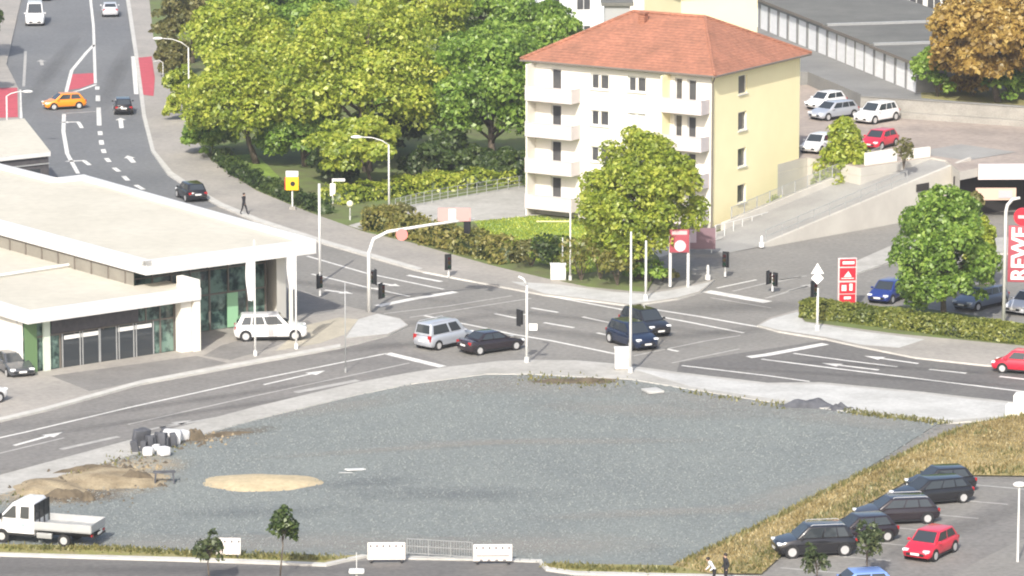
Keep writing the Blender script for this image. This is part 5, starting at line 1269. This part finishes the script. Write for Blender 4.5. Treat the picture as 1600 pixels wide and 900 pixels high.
def truck():
    A, B = G(165, 851, .06), G(-17, 837, .06); d = B - A; mid = G(66, 845, .06)
    t = thing('flatbed_truck', 'white crew cab truck with an open light grey flatbed and dark headboard', 'truck', (mid.x, mid.y, .07), math.atan2(d.y, d.x))
    W = 2.05; hw = W / 2
    prof = [(3.0, .45), (3.04, .92), (2.92, 1.12), (2.15, 1.40), (1.35, 2.28), (1.0, 2.40), (.2, 2.40), (.05, 2.25), (.05, .45)]
    mb = MB(); n = len(prof)
    for sg in (-1, 1): mb.v += [(x, sg * (hw if z < 1.45 else hw - .16 * (z - 1.4)), z) for x, z in prof]
    mb.f = [list(range(n)), list(range(2 * n - 1, n - 1, -1))] + [[i, n + i, n + (i + 1) % n, (i + 1) % n] for i in range(n)]; mb.m = [0] * len(mb.f)
    bm = MB(); bm.v, bm.f, bm.m = mb.v, mb.f, mb.m
    cab = bm.build('cab', M['white_metal'] if False else WHITE, t, bevel=.07)
    def side(name, pts, m, sg, off=.012):
        f = [Vector((x, sg * ((hw if z < 1.45 else hw - .16 * (z - 1.4)) + off), z)) for x, z in pts]; g = [Vector((p.x, p.y - sg * .04, p.z)) for p in f]; k = len(f)
        return MB().add(f + g, [tuple(range(k))] + [(i, (i + 1) % k, k + (i + 1) % k, k + i) for i in range(k)]).build(name, m, t)
    for sg in (-1, 1):
        side('side_window', [(1.95, 1.46), (1.32, 2.10), (1.12, 2.12), (1.12, 1.46)], M['glass_dark'], sg)
        side('side_window', [(.85, 1.46), (.85, 2.10), (.35, 2.10), (.35, 1.46)], M['glass_dark'], sg)
        side('sill', [(2.2, .46), (2.2, .60), (.05, .60), (.05, .46)], M['black'], sg, .006)
        MB().box((1.95, sg * (hw + .2), 1.55), (.12, .28, .34)).build('mirror', M['black'], t, bevel=.03)
        MB().box((2.93, sg * .72, .95), (.16, .38, .24)).build('headlight', M['lamp_clear'], t, bevel=.05)
        MB().box((-3.33, sg * .85, .72), (.06, .22, .12)).build('taillight', M['lamp_red'], t)
        side('door_mark', [(.80, 1.02), (.80, 1.16), (.62, 1.16), (.62, 1.02)], mat('pale_green_mark', (0.35, 0.55, 0.45), .5), sg, .010)
    ws = MB().add([(2.05, -.86, 1.53), (2.05, .86, 1.53), (1.40, .78, 2.24), (1.40, -.78, 2.24), (2.075, -.86, 1.55), (2.075, .86, 1.55), (1.425, .78, 2.26), (1.425, -.78, 2.26)], [(4, 5, 6, 7), (0, 4, 7, 3), (1, 2, 6, 5)]).build('windscreen', M['glass_dark'], t)
    ch = MB().box((-1.6, 0, .62), (3.4, .9, .22)); ch.build('chassis', M['black'], t)
    fl = MB().box((-1.66, 0, .90), (3.36, 2.06, .10)); fl.build('bed_floor', M['fence_grey'], t)
    al = mat('dropside_alloy', (0.42, 0.43, 0.43), .4, var=.1, scale=2)
    for sg in (-1, 1): MB().box((-1.66, sg * 1.045, 1.13), (3.36, .035, .42)).build('drop_side', al, t)
    MB().box((-3.355, 0, 1.13), (.035, 2.055, .42)).build('tailgate', al, t)
    hb = MB()
    for y in (-1.0, -.33, .33, 1.0): hb.box((-.02, y, 1.62), (.06, .07, 1.3))
    for z in (1.4, 1.8, 2.25): hb.box((-.02, 0, z), (.045, 2.0, .06))
    hb.box((-.005, 0, 1.8), (.02, 1.95, .9)); hb.build('headboard', M['black'], t)
    for x in (1.98, -1.72):
        for sg in (-1, 1):
            ty = MB().tube([(x, sg * (hw - .26), .36), (x, sg * (hw + .005), .36)], .36, 18).build('wheel', M['rubber'], t)
            MB().tube([(x, sg * (hw - .05), .36), (x, sg * (hw + .02), .36)], .21, 14).build('rim', M['alloy'], ty)
    for sg in (-1, 1): 
        MB().tube([(1.98, sg * .6, .37), (1.98, sg * (hw + .004), .37)], .43, 18).build('wheel_arch', M['black'], t)
        MB().box((-1.72, sg * .95, .80), (.95, .24, .05)).build('mudguard', M['black'], t)
        MB().box((-.55, sg * .92, .55), (.9, .2, .3)).build('tool_box', M['fence_grey'], t, bevel=.02)
    MB().box((.0, .3, 1.22), (.5, .5, .6)).build('bed_crate', al, t) if False else None
    MB().box((-3.40, 0, .6), (.08, 1.7, .10)).build('bumper', M['black'], t); MB().box((-3.45, 0, .72), (.02, .52, .12)).build('number_plate', M['plate'], t)
truck()

# ------------------------------------------------------------------ poles, signals, signs
def head_mesh(parent, loc, rz, s=1.0, lit=False):
    """a three-lamp traffic light head facing local -y after rotation rz"""
    R = Matrix.Rotation(rz, 4, 'Z'); L = Vector(loc)
    h = MB().box((0, 0, 0), (.34 * s, .26 * s, 1.0 * s)); h.box((0, .15 * s, 0), (.52 * s, .02, 1.2 * s))
    o = h.build('signal_head', M['black'], parent, bevel=.02); o.location = L; o.rotation_euler = (0, 0, rz)
    for k, c in enumerate(((.10, .005, .005), (.12, .07, .005), (.005, .07, .03))):
        m = M.setdefault('lens%d' % k, mat(('red', 'amber', 'green')[k] + '_lens', tuple(a * .35 for a in c), .25))
        MB().tube([(0, -.13 * s, .31 * s - k * .31 * s), (0, -.17 * s, .31 * s - k * .31 * s)], .11 * s, 12).build('lens', m, o)
    return o

def pole_thing(name, label, base, top_py, r=.06, cat='pole', m=None, z0=.12, group=None, taper=.7, foot=True):
    b = G(base[0], base[1], z0); h = height(base, top_py, z0)
    t = thing(name, label, cat, b, group=group)
    MB().tube([(0, 0, 0), (0, 0, h * .5), (0, 0, h)], [r, r * (1 + taper) / 2, r * taper], 10).build('pole', m or M['pole_grey'], t, smooth=True)
    if foot: MB().tube([(0, 0, 0), (0, 0, .35)], r * 1.6, 10).build('foot', m or M['pole_grey'], t)
    return t, b, h

def street_lamp(label, base, top_py, head_px, z0=.12, group='street lamps', m=None, arm=True):
    b = G(base[0], base[1], z0); h = height(base, top_py, z0); hp = at_dist(head_px[0], head_px[1], b.y) - b
    t = thing('street_lamp', label, 'street lamp', b, group=group)
    MB().tube([(0, 0, 0), (0, 0, h * .6), (0, 0, h)], [.095, .075, .06], 10).build('pole', m or M['pole_light'], t, smooth=True)
    MB().tube([(0, 0, h - .02), Vector((hp.x * .25, 0, h + (hp.z - h) * .55)), Vector((hp.x * .6, 0, h + (hp.z - h) * .92)), hp], [.05, .045, .04, .04], 8).build('arm', m or M['pole_light'], t, smooth=True)
    sg = 1 if hp.x > 0 else -1
    MB().ball((0, 0, 0), (.48, .20, .13)).build('lamp_head', M['sign_white'], t, smooth=True).location = hp + Vector((sg * .3, 0, 0))
    return t

def furniture():
    street_lamp('tall street lamp whose head hangs over the top of the street', (296, 190), 74, (252, 60))
    street_lamp('street lamp with an angled head in front of the dark trees by the driveway', (608, 336), 226, (563, 214))
    street_lamp('street lamp behind the outbuilding beside the left red patch', (12, 232), 150, (38, 143))
    t, b, h = pole_thing('path_lamp', 'short bent grey lamp beside the red crossing patch', (255, 128), 98, .05, 'street lamp', foot=False)
    MB().tube([(0, 0, h - .02), (-.35, 0, h + .25), (-.9, 0, h + .1)], .04, 6).build('arm', M['pole_grey'], t)
    t, b, h = pole_thing('globe_lamp', 'short garden lamp with a pale yellow globe at the driveway', (547, 344), 322, .045, 'garden lamp')
    MB().ball((0, 0, h + .18), .28).build('globe', M['globe'], t, smooth=True)
    pole_thing('mast', 'tall bare pale mast behind the corner of the showroom roof', (500, 440), 287, .11, 'mast', M['pole_light'], taper=.8)
    # flag poles with limp white flags
    for lab, base, top, f0, f1 in (('left white flagpole with a limp white flag in front of the glass', (399, 556), 375, 395, 470), ('right white flagpole with a limp white flag beside the showroom corner', (463, 545), 366, 385, 452)):
        t, b, h = pole_thing('flagpole', lab, base, top, .075, 'flagpole', M['sign_white'], z0=.126, group='flagpoles at the showroom')
        z1 = height(base, f0, .126); z0 = height(base, f1, .126)
        mb = MB(); nx, nz = 8, 10; rr = random.Random(base[0])
        for j in range(nz + 1):
            for i in range(nx + 1):
                u = i / nx; v = j / nz
                mb.v.append((-.08 - u * (.42 + .1 * math.sin(v * 4)), .16 * math.sin(u * 9 + v * 1.5), z1 - (z1 - z0) * v - u * .25 * (1 - v)))
        mb.f = [[j * (nx + 1) + i, j * (nx + 1) + i + 1, (j + 1) * (nx + 1) + i + 1, (j + 1) * (nx + 1) + i] for j in range(nz) for i in range(nx)]; mb.m = [0] * len(mb.f)
        mb.build('flag', M['cloth_white'], t, smooth=True)
    pole_thing('thin_pole', 'thin grey pole standing on the corner pavement before the crossing', (540, 582), 440, .04, 'pole', M['fence_grey'], z0=.0)
    # the big signal mast arm
    b = G(577, 487, .13); t = thing('signal_gantry', 'pale curved signal mast reaching over the street with red signs and black lights', 'traffic light', b)
    h = height((577, 487), 395, .13); e = at_dist(742, 342, b.y + 2.0) - b; k1 = at_dist(606, 362, b.y) - b
    MB().tube([(0, 0, 0), (0, 0, h), Vector((k1.x * .25, 0, h + (k1.z - h) * .65)), k1, (k1 + e) / 2 + Vector((0, 0, .05)), e], [.16, .14, .13, .12, .10, .08], 10).build('mast', M['pole_light'], t, smooth=True)
    for px, py, rz in ((584, 433, -1.2), (597, 455, .9), (731, 352, 2.6)):
        q = at_dist(px, py, b.y + (1.8 if px > 700 else 0)) - b; head_mesh(t, q, rz, .95)
        if px < 600: MB().tube([(0, 0, q.z + .2), (q.x, q.y, q.z + .2)], .035, 6).build('bracket', M['pole_grey'], t)
    q = at_dist(628, 366, b.y) - b; MB().tube([q + Vector((0, -.1, 0)), q + Vector((0, -.16, 0))], .42, 16).build('red_sign', mat('faded_red', (0.75, 0.22, 0.20), .5), t)
    q = at_dist(710, 337, b.y + 1.7) - b; sg = MB().box(q + Vector((0, -.12, .1)), (2.3, .06, .95)).build('direction_board', mat('pale_red_board', (0.55, 0.30, 0.28), .5), t)
    MB().box(q + Vector((-.15, -.16, .1)), (.5, .02, .8)).build('board_mark', M['sign_white'], sg)
    # signals on straight posts
    G2 = 'traffic light posts round the crossing'
    def signal(label, base, top, heads, plates=(), r=.07, curve=None, z0=.12):
        t, b, h = pole_thing('traffic_light', label, base, top, r, 'traffic light', M['pole_light'], z0, G2)
        if curve:
            q = at_dist(curve[0], curve[1], b.y) - b
            MB().tube([(0, 0, h - .02), Vector((q.x * .4, 0, q.z * .7 + h * .3)), q], r * .8, 8).build('bracket', M['pole_light'], t, smooth=True)
        for px, py, rz, s in heads:
            q = at_dist(px, py, b.y) - b; head_mesh(t, q, rz, s)
            if abs(q.x) > .08: MB().tube([(0, 0, q.z + .2), (q.x, q.y, q.z + .2)], .035, 6).build('bracket', M['pole_grey'], t)
        for px, py, kind in plates:
            q = at_dist(px, py, b.y) - b
            if kind == 'diamond':
                s = MB().box((0, 0, 0), (.62, .04, .62), M=Matrix.Rotation(math.pi / 4, 3, 'Y')).build('priority_sign', M['sign_white'], t); s.location = q + Vector((0, -.12, 0))
                MB().add([(-.45, -.12, 0), (.45, -.12, 0), (0, -.12, .75)], [(0, 1, 2)]).build('give_way_sign', M['sign_white'], t).location = q + Vector((0, 0, .30))
            else:
                MB().box(q + Vector((0, .0, 0)), (.55, .05, .45)).build('sign_plate', M['sign_white'], t)
        return t
    signal('pale signal post with a bent top beside the black sedan', (823, 566), 445, [(813, 496, 2.2, .95)], [(833, 511, 'plate')], .10, (810, 432))
    signal('signal post with white diamond sign at the left end of the long hedge', (1277, 516), 450, [(1273, 452, .5, .95)], [(1277, 434, 'diamond')], .10)
    signal('dark signal on a thin post at the hedge along the street pavement', (701, 432), 402, [(701, 410, .3, 1.0)], (), .05)
    signal('dark signal on a thin post in the tree shadow at the side street', (1133, 432), 398, [(1133, 406, -.4, 1.0)], (), .05)
    signal('double dark signal on a thin post at the side street stop line', (1207, 455), 428, [(1202, 434, .9, .85), (1210, 437, -.7, .85)], (), .05)
    signal('signal post on the lower pavement edge of the left street lane', (500, 462), 425, [(500, 440, .8, .9)], (), .05, z0=.13)
    # lamp mast with cabinet at the lot corner
    t, b, h = pole_thing('lamp_mast', 'tall pale lamp mast beside the white cabinet in front of the blue hatchback', (985, 582), 362, .10, 'lamp mast', M['pole_light'], taper=.6)
    def cabinet(label, base, w_, top, d=.45, z0=.128):
        b = G(base[0], base[1], z0); h = height(base, top, z0); t = thing('switch_cabinet', label, 'cabinet', b, .05, 'white switch cabinets')
        MB().box((0, 0, h / 2 + .02), (w_, d, h - .06)).build('housing', M['sign_white'], t, bevel=.02); MB().box((0, 0, h), (w_ + .08, d + .08, .06)).build('lid', M['sign_white'], t)
        MB().box((0, 0, .05), (w_ + .04, d + .04, .1)).build('base', M['ret_wall'], t)
        dd = MB().box((0, -d / 2 - .012, h / 2 + .03), (w_ * .86, .02, h * .8)).build('door', M['white_metal'], t); MB().box((w_ * .3, -d / 2 - .03, h / 2), (.04, .02, .14)).build('handle', M['black'], dd)
    cabinet('white switch cabinet at the foot of the tall lamp mast', (973, 577), 1.05, 543)
    cabinet('white switch cabinet at the corner of the garden shrubs', (872, 438), 1.1, 412)
    # posts at the garden corner
    t, b, h = pole_thing('signal_gantry', 'pale post with a thin yellow arm in front of the white balconies', (891, 438), 330, .08, 'traffic light', M['pole_light'])
    q = at_dist(838, 346, b.y) - b; MB().tube([(0, 0, q.z), q], .05, 6).build('arm', mat('yellow_arm', (0.75, 0.68, 0.35), .5), t)
    pole_thing('post', 'grey post just left of the yellow arm post', (879, 436), 371, .07, 'post', M['pole_grey'])
    pole_thing('post', 'pale thick post at the kerb below the house tree', (1009, 468), 376, .10, 'post', M['pole_light'])
    # red sign board between two pale posts
    b = G(1062, 448, .12); t = thing('sign_board', 'maroon sign board with a white emblem on two pale posts under the house tree', 'sign', b)
    for px in (1047, 1075):
        q = at_dist(px, 449 if px < 1060 else 445, b.y) - b; h = height((px, 449), 368, .12); MB().tube([(q.x, 0, 0), (q.x, 0, h)], .11, 8).build('post', M['pole_light'], t)
    q0, q1 = at_dist(1046, 394, b.y) - b, at_dist(1077, 358, b.y) - b; c = (q0 + q1) / 2
    pn = MB().box((c.x, -.15, c.z), (q1.x - q0.x, .12, q1.z - q0.z)).build('panel', M['sign_maroon'], t, bevel=.03)
    MB().tube([(c.x + .05, -.215, c.z - .35), (c.x + .05, -.23, c.z - .35)], .42, 14).build('emblem', mat('pink_emblem', (0.75, 0.52, 0.55), .5), pn)
    MB().box((c.x, -.22, c.z + .62), (1.1, .02, .28)).build('lettering_panel', mat('pink_panel', (0.60, 0.40, 0.40), .5), pn)
    b = G(1093, 395, .17); MBx = thing('entrance_board', 'faded purple notice board against the house corner', 'notice board', b)
    MB().box((0, 0, 1.1), (2.4, .15, 1.6)).build('panel', mat('dusky_board', (0.24, 0.15, 0.17), .6), MBx); MB().box((-.5, -.09, 1.3), (.5, .03, 1.0)).build('poster', mat('lilac_poster', (0.55, 0.45, 0.50), .6), MBx)
    for sx in (-1, 1): MB().tube([(sx * .9, 0, 0), (sx * .9, 0, .35)], .05, 6).build('leg', M['pole_grey'], MBx)
    for lab, base, top, m in (('white bollard at the foot of the pale ramp wall', (1190, 386), 370, M['sign_white']), ('grey bollard in the shadow of the house tree', (1106, 437), 416, M['pole_light'])):
        t, b, h = pole_thing('bollard', lab, base, top, .13, 'bollard', m, z0=.13); MB().ball((0, 0, h), .10).build('cap', m, t, smooth=True)
    # yellow and white stop sign
    b = G(457, 327, .13); t = thing('stop_sign', 'tall yellow sign with a white top and black symbol beside the shady trees', 'sign', b)
    MB().tube([(0, 0, 0), (0, 0, height((457, 327), 285, .13))], .07, 8).build('post', M['pole_light'], t); MB().box((0, 0, .12), (.5, .5, .24)).build('foot', M['ret_wall'], t)
    z0, z1, z2 = height((457, 327), 297, .13), height((457, 327), 276, .13), height((457, 327), 267, .13)
    p = MB().box((0, -.1, (z0 + z1) / 2), (1.05, .2, z1 - z0)).build('yellow_panel', M['sign_yellow'], t, bevel=.04); MB().box((0, -.1, (z1 + z2) / 2 + .005), (1.0, .2, z2 - z1)).build('white_panel', M['sign_white'], t, bevel=.04)
    MB().tube([(0.05, -.205, (z0 + z1) / 2), (.05, -.22, (z0 + z1) / 2)], .2, 12).build('symbol', M['black'], p); MB().box((-.56, -.06, (z0 + z1) / 2), (.08, .26, z1 - z0 - .1)).build('red_side', M['sign_red'], p)
    b = G(520, 318, .14); t = thing('street_sign', 'small white sign with a side arm in front of the ivy hedge', 'sign', b)
    h = height((520, 318), 279, .14); MB().tube([(0, 0, 0), (0, 0, h)], .05, 8).build('post', M['pole_light'], t); MB().box((0, -.06, h - .9), (.45, .05, 1.0)).build('plate', M['sign_white'], t); MB().box((.5, -.06, h - .1), (1.0, .05, .22)).build('name_plate', M['sign_white'], t)
    # garden railing behind the ivy
    t = thing('garden_railing', 'low grey railing between the ivy hedge and the driveway', 'railing', G(700, 308, .165)); o = t.location
    pts = [G(x, y, .165) - o for x, y in ((618, 330), (650, 322), (700, 312), (760, 302), (828, 291))]
    s = MB(); 
    for p, q in zip(pts, pts[1:]):
        for k in range(4): a = p.lerp(q, k / 4); s.tube([a, a + Z * 1.0], .03, 5)
    s.build_pieces('post', M['fence_grey'], t); s = MB()
    for z in (.35, .65, 1.0): s.tube([p + Z * z for p in pts], .022, 5)
    s.build('rail', M['fence_grey'], t)
    t = thing('gable_railing', 'thin white railing at the foot of the yellow gable wall', 'railing', G(1150, 360, .17)); o = t.location
    pts = [G(x, y, .17) - o for x, y in ((1118, 372), (1160, 362), (1205, 350), (1245, 332))]; s = MB()
    for p, q in zip(pts, pts[1:]):
        for k in range(3): a = p.lerp(q, k / 3); s.tube([a, a + Z * 1.0], .035, 5)
    s.build_pieces('post', M['pole_light'], t); s = MB(); s.tube([p + Z * 1.0 for p in pts], .03, 5); s.build('rail', M['pole_light'], t)
furniture()

def text_mesh(name, body, size, m, parent, loc, rot, bold=.03, depth=.01):
    cu = bpy.data.curves.new(name, 'FONT'); cu.body = body; cu.size = size; cu.extrude = depth; cu.offset = bold * size; cu.align_x = 'CENTER'; cu.align_y = 'CENTER'
    tmp = bpy.data.objects.new(name, cu); C.objects.link(tmp); dg = bpy.context.evaluated_depsgraph_get()
    me = bpy.data.meshes.new_from_object(tmp.evaluated_get(dg)); C.objects.unlink(tmp); bpy.data.objects.remove(tmp)
    me.materials.clear(); me.materials.append(m); o = bpy.data.objects.new(name, me); C.objects.link(o); o.parent = parent; o.location = loc; o.rotation_euler = rot
    return o

def market_signs():
    # tall banner mast
    b = G(1568, 506, .13); t = thing('banner_mast', 'tall grey mast with a red banner lettered REWE at the right edge', 'sign', b, -.12)
    h = height((1568, 506), 330, .13)
    MB().tube([(0, 0, 0), (0, 0, h), (.10, 0, h + .45), (.45, 0, h + .85), (.95, 0, h + .95)], [.13, .12, .12, .11, .10], 10).build('mast', M['pole_light'], t, smooth=True)
    z0, z1 = height((1568, 506), 440, .13), height((1568, 506), 352, .13)
    w_ = 1.75; x0 = .20
    pn = MB().box((x0 + w_ / 2, 0, (z0 + z1) / 2), (w_, .16, z1 - z0)).build('banner', M['sign_maroon'], t, bevel=.02)
    tx = text_mesh('lettering', 'REWE', 1.55, M['sign_white'], pn, (x0 + w_ / 2 - .02, -.10, (z0 + z1) / 2), (math.pi / 2, -math.pi / 2, 0), .03)
    tx.scale = ((z1 - z0) * .93 / tx.dimensions.x if tx.dimensions.x else 1, 1, 1)
    zc = height((1568, 506), 338, .13); MB().tube([(x0 + .95, .09, zc), (x0 + .95, -.10, zc)], .62, 20).build('round_sign', M['sign_red'], t); MB().box((x0 + .95, -.115, zc), (.62, .02, .22)).build('sign_mark', mat('pink_mark', (0.8, 0.45, 0.45), .5), t)
    # low pylon
    b = G(1323, 478, .13); t = thing('pylon_sign', 'red and white pylon sign with stacked panels at the end of the hedge', 'sign', b, .12)
    h = height((1323, 478), 403, .13); W = 1.35
    MB().box((0, 0, h / 2), (W, .28, h)).build('body', mat('pylon_frame', (0.62, 0.50, 0.50), .5), t, bevel=.03)
    fr = ((.02, .25), (.27, .50), (.54, .80), (.83, .985))
    for k, (a, c) in enumerate(fr):
        p = MB().box((0, -.15, h * (a + c) / 2), (W * .86, .03, h * (c - a))).build('panel', M['sign_red'], t)
        zc = h * (a + c) / 2; s = MB()
        if k == 0: s.box((0, -.172, zc + .15), (.5, .012, .18))
        if k == 1: s.box((-.25, -.172, zc), (.34, .012, .42)); s.box((.25, -.172, zc + .05), (.22, .012, .5))
        if k == 2: s.add([(-.28, -.172, zc - .2), (.30, -.172, zc - .2), (.05, -.172, zc + .22)], [(0, 1, 2)]); s.box((0, -.172, zc - .30), (.9, .012, .06))
        if k == 3: s.box((.05, -.172, zc), (.85, .012, .2))
        s.build('panel_mark', M['sign_white'], p)
market_signs()

def barriers():
    lab = ['white barrier panel behind the leafless sapling at the lower left', 'white barrier panel at the left side of the lot entrance', 'white barrier panel at the right side of the lot entrance with dark studs']
    for k, (x, y, tp, w_) in enumerate(((357, 869, 840, 1.35), (604, 877, 847, 2.05), (770, 879, 850, 2.1))):
        b = G(x, y, .07 if k else .11); h = height((x, y), tp, .07); t = thing('barrier_panel', lab[k], 'barrier', b, (-.03, .02, .02)[k], 'white construction barriers on the lower road')
        p = MB().box((0, 0, h * .53), (w_, .07, h * .90)).build('panel', M['barrier_white'], t, bevel=.015)
        s = MB(); n = 6 if k else 4
        for i in range(n): s.box((w_ * (-.42 + .84 * i / (n - 1)), -.045, h * .80), (.11, .02, .13))
        if k == 2:
            s.box((0, -.045, h * .38), (w_ * .86, .02, .05))
            for i in range(4): s.box((w_ * (-.3 + .6 * i / 3), -.045, h * .14), (.16, .02, .08))
        s.build_pieces('slot', M['barrier_grey'], p)
        for zz in (.28, .56): MB().box((0, -.042, h * zz), (w_ * .9, .012, .10)).build('reflective_band', mat('faded_pink_band', (0.70, 0.55, 0.51), .6), p)
        for sx in (-.4, .4): MB().box((sx * w_, 0, .04), (.12, .6, .08)).build('foot', M['black'], t)
    b = G(687, 872, .075); t = thing('mesh_fence', 'faint grey mesh fence between the two white barriers at the lot entrance', 'fence', b)
    q0, q1 = G(636, 868, .075) - b, G(738, 874, .075) - b; s = MB(); H = .95
    for k in range(4): a = q0.lerp(q1, k / 3); s.tube([a, a + Z * H], .022, 5)
    s.build_pieces('post', M['fence_grey'], t); s = MB()
    for z in (.15, .55, .95): s.tube([q0 + Z * z, q1 + Z * z], .018, 5)
    for k in range(26): a = q0.lerp(q1, k / 25); s.tube([a + Z * .15, a + Z * .95], .008, 4, cap=False)
    s.build('mesh', M['fence_grey'], t)
    # lamp posts cut by the lower edge
    b = G(558, 1000, .0); h = height((558, 1000), 893, 0); t = thing('lantern_post', 'white lantern with a thin spike cut by the bottom edge', 'street lamp', b)
    MB().tube([(0, 0, 0), (0, 0, h)], .06, 8).build('pole', M['pole_light'], t); MB().box((0, 0, h + .02), (.78, .5, .2)).build('lamp_head', M['sign_white'], t, bevel=.07); MB().tube([(0, 0, h + .1), (0, 0, h + 1.0)], .022, 6).build('spike', M['pole_light'], t)
    b = G(1590, 878, .0); h = height((1590, 878), 760, 0); t = thing('lantern_post', 'pale lamp post with a white head in the car park at the right edge', 'street lamp', b)
    MB().tube([(0, 0, 0), (0, 0, h)], [.07, .05], 8).build('pole', M['pole_light'], t); MB().ball((0, 0, h + .1), (.36, .22, .16)).build('lamp_head', M['sign_white'], t, smooth=True)
    b = G(1597, 652, .13); t = thing('concrete_block', 'big white concrete block at the right end of the pale pavement', 'concrete block', b, -.25)
    MB().box((.6, 0, .75), (2.2, 1.2, 1.5)).build('block', M['wall_white'], t, bevel=.05); MB().box((-.75, .1, .4), (.5, 1.0, .8)).build('step', M['wall_white'], t, bevel=.05)
barriers()

# ------------------------------------------------------------------ people
def person(label, base, rz, pose, top, trouser, z0=.12, hgt=1.75):
    s = hgt / 1.75; J = {}
    J['pel'] = (0, 0, .95); J['bel'] = (.02, 0, 1.12); J['che'] = (.03, 0, 1.34); J['nek'] = (.03, 0, 1.50); J['hd'] = (.05, 0, 1.62); J['top'] = (.05, 0, 1.70)
    st = pose.get('stride', .0); lean = pose.get('lean', 0.0); arm = pose.get('arm', .15)
    for sg, n in ((1, 'l'), (-1, 'r')):
        k = st * sg
        J['hip' + n] = (0, .10 * sg, .90); J['kne' + n] = (.10 * abs(st) * 2 + k * .45, .10 * sg, .49); J['ank' + n] = (k * .95, .10 * sg, .09); J['toe' + n] = (k * .95 + .17, .11 * sg, .04)
        J['sho' + n] = (.02, .19 * sg, 1.42); J['elb' + n] = (-.05 - k * .35 + (.12 if arm > .3 else 0), .25 * sg, 1.14); J['wri' + n] = (arm * .9 - k * .5, .24 * sg, .92 if arm < .3 else 1.10); J['han' + n] = (arm * 1.1 - k * .55, .23 * sg, .84 if arm < .3 else 1.10)
    if lean:
        c, sn = math.cos(lean), math.sin(lean)
        for k, (x, y, z) in list(J.items()):
            if z > .94 or k[:3] in ('wri', 'han', 'elb'):
                z -= .95; J[k] = (x * c + z * sn, y, -x * sn + z * c + .95)
    ed = [('pel', 'bel'), ('bel', 'che'), ('che', 'nek'), ('nek', 'hd'), ('hd', 'top')]
    for n in 'lr': ed += [('pel', 'hip' + n), ('hip' + n, 'kne' + n), ('kne' + n, 'ank' + n), ('ank' + n, 'toe' + n), ('che', 'sho' + n), ('sho' + n, 'elb' + n), ('elb' + n, 'wri' + n), ('wri' + n, 'han' + n)]
    rad = {'pel': .145, 'bel': .135, 'che': .155, 'nek': .06, 'hd': .105, 'top': .075, 'hip': .10, 'kne': .068, 'ank': .048, 'toe': .04, 'sho': .075, 'elb': .05, 'wri': .035, 'han': .04}
    ks = list(J); me = bpy.data.meshes.new('person_skeleton'); me.from_pydata([tuple(a * s for a in J[k]) for k in ks], [(ks.index(a), ks.index(b)) for a, b in ed], [])
    o = bpy.data.objects.new('person_skeleton', me); C.objects.link(o)
    o.modifiers.new('skin', 'SKIN'); sub = o.modifiers.new('sub', 'SUBSURF'); sub.levels = 2; sub.render_levels = 2
    for i, k in enumerate(ks):
        r = rad.get(k, rad.get(k[:3])) * s; me.skin_vertices[0].data[i].radius = (r, r * (.72 if k in ('pel', 'bel', 'che') else 1)); me.skin_vertices[0].data[i].use_root = (k == 'pel')
    bm = bpy.context.evaluated_depsgraph_get(); m2 = bpy.data.meshes.new_from_object(o.evaluated_get(bm)); bpy.data.objects.remove(o)
    for m in (top, trouser, M['skin'], M['black']): m2.materials.append(m)
    hx, hz = J['hd'][0], J['hd'][2]
    for p in m2.polygons:
        c = p.center / s; i = 0
        dn = (Vector(J['nek']) - c).length
        if (c - Vector(J['hd'])).length < .135: i = 2
        elif any((c - Vector(J['han' + n])).length < .07 for n in 'lr'): i = 2
        elif c.z < .10: i = 3
        elif c.z < .97 and abs(c.y) < .19: i = 1
        p.material_index = i; p.use_smooth = True
    b = thing('person', label, 'person', G(base[0], base[1], z0), rz)
    ob = bpy.data.objects.new('body', m2); C.objects.link(ob); ob.parent = b
    H = Vector(J['hd']) * s
    MB().ball(H + Vector((-.025, 0, .035)) * s, (.115 * s, .105 * s, .11 * s)).build('hair', M['hair'], b, smooth=True)
    return b
person('pedestrian in dark clothes striding along the street pavement', (381, 335), math.radians(-25), {'stride': .28, 'arm': .1}, M['cloth_dark'], M['cloth_black'])
person('person in a white shirt leaning forward at the bottom edge', (1116, 916), math.radians(195), {'lean': .55, 'arm': .35, 'stride': .1}, M['cloth_white'], M['cloth_black'], z0=.0)
person('person in black standing behind the one in white at the bottom edge', (1134, 914), math.radians(200), {'arm': .1, 'stride': .05}, M['cloth_dark'], M['cloth_black'], z0=.0)

# ------------------------------------------------------------------ the light veil of air over the town
def haze():
    mb = MB().box((0, 1200, 45), (3000, 2900, 93)); m = bpy.data.materials.new('air'); m.use_nodes = True; n = m.node_tree.nodes; n.clear()
    o = n.new('ShaderNodeOutputMaterial'); v = n.new('ShaderNodeVolumePrincipled'); v.inputs['Density'].default_value = 0.0002; v.inputs['Color'].default_value = (0.92, 0.95, 1.0, 1); v.inputs['Anisotropy'].default_value = 0.2
    m.node_tree.links.new(v.outputs[0], o.inputs['Volume']); struct(mb.build('haze', m), 'stuff')
haze()
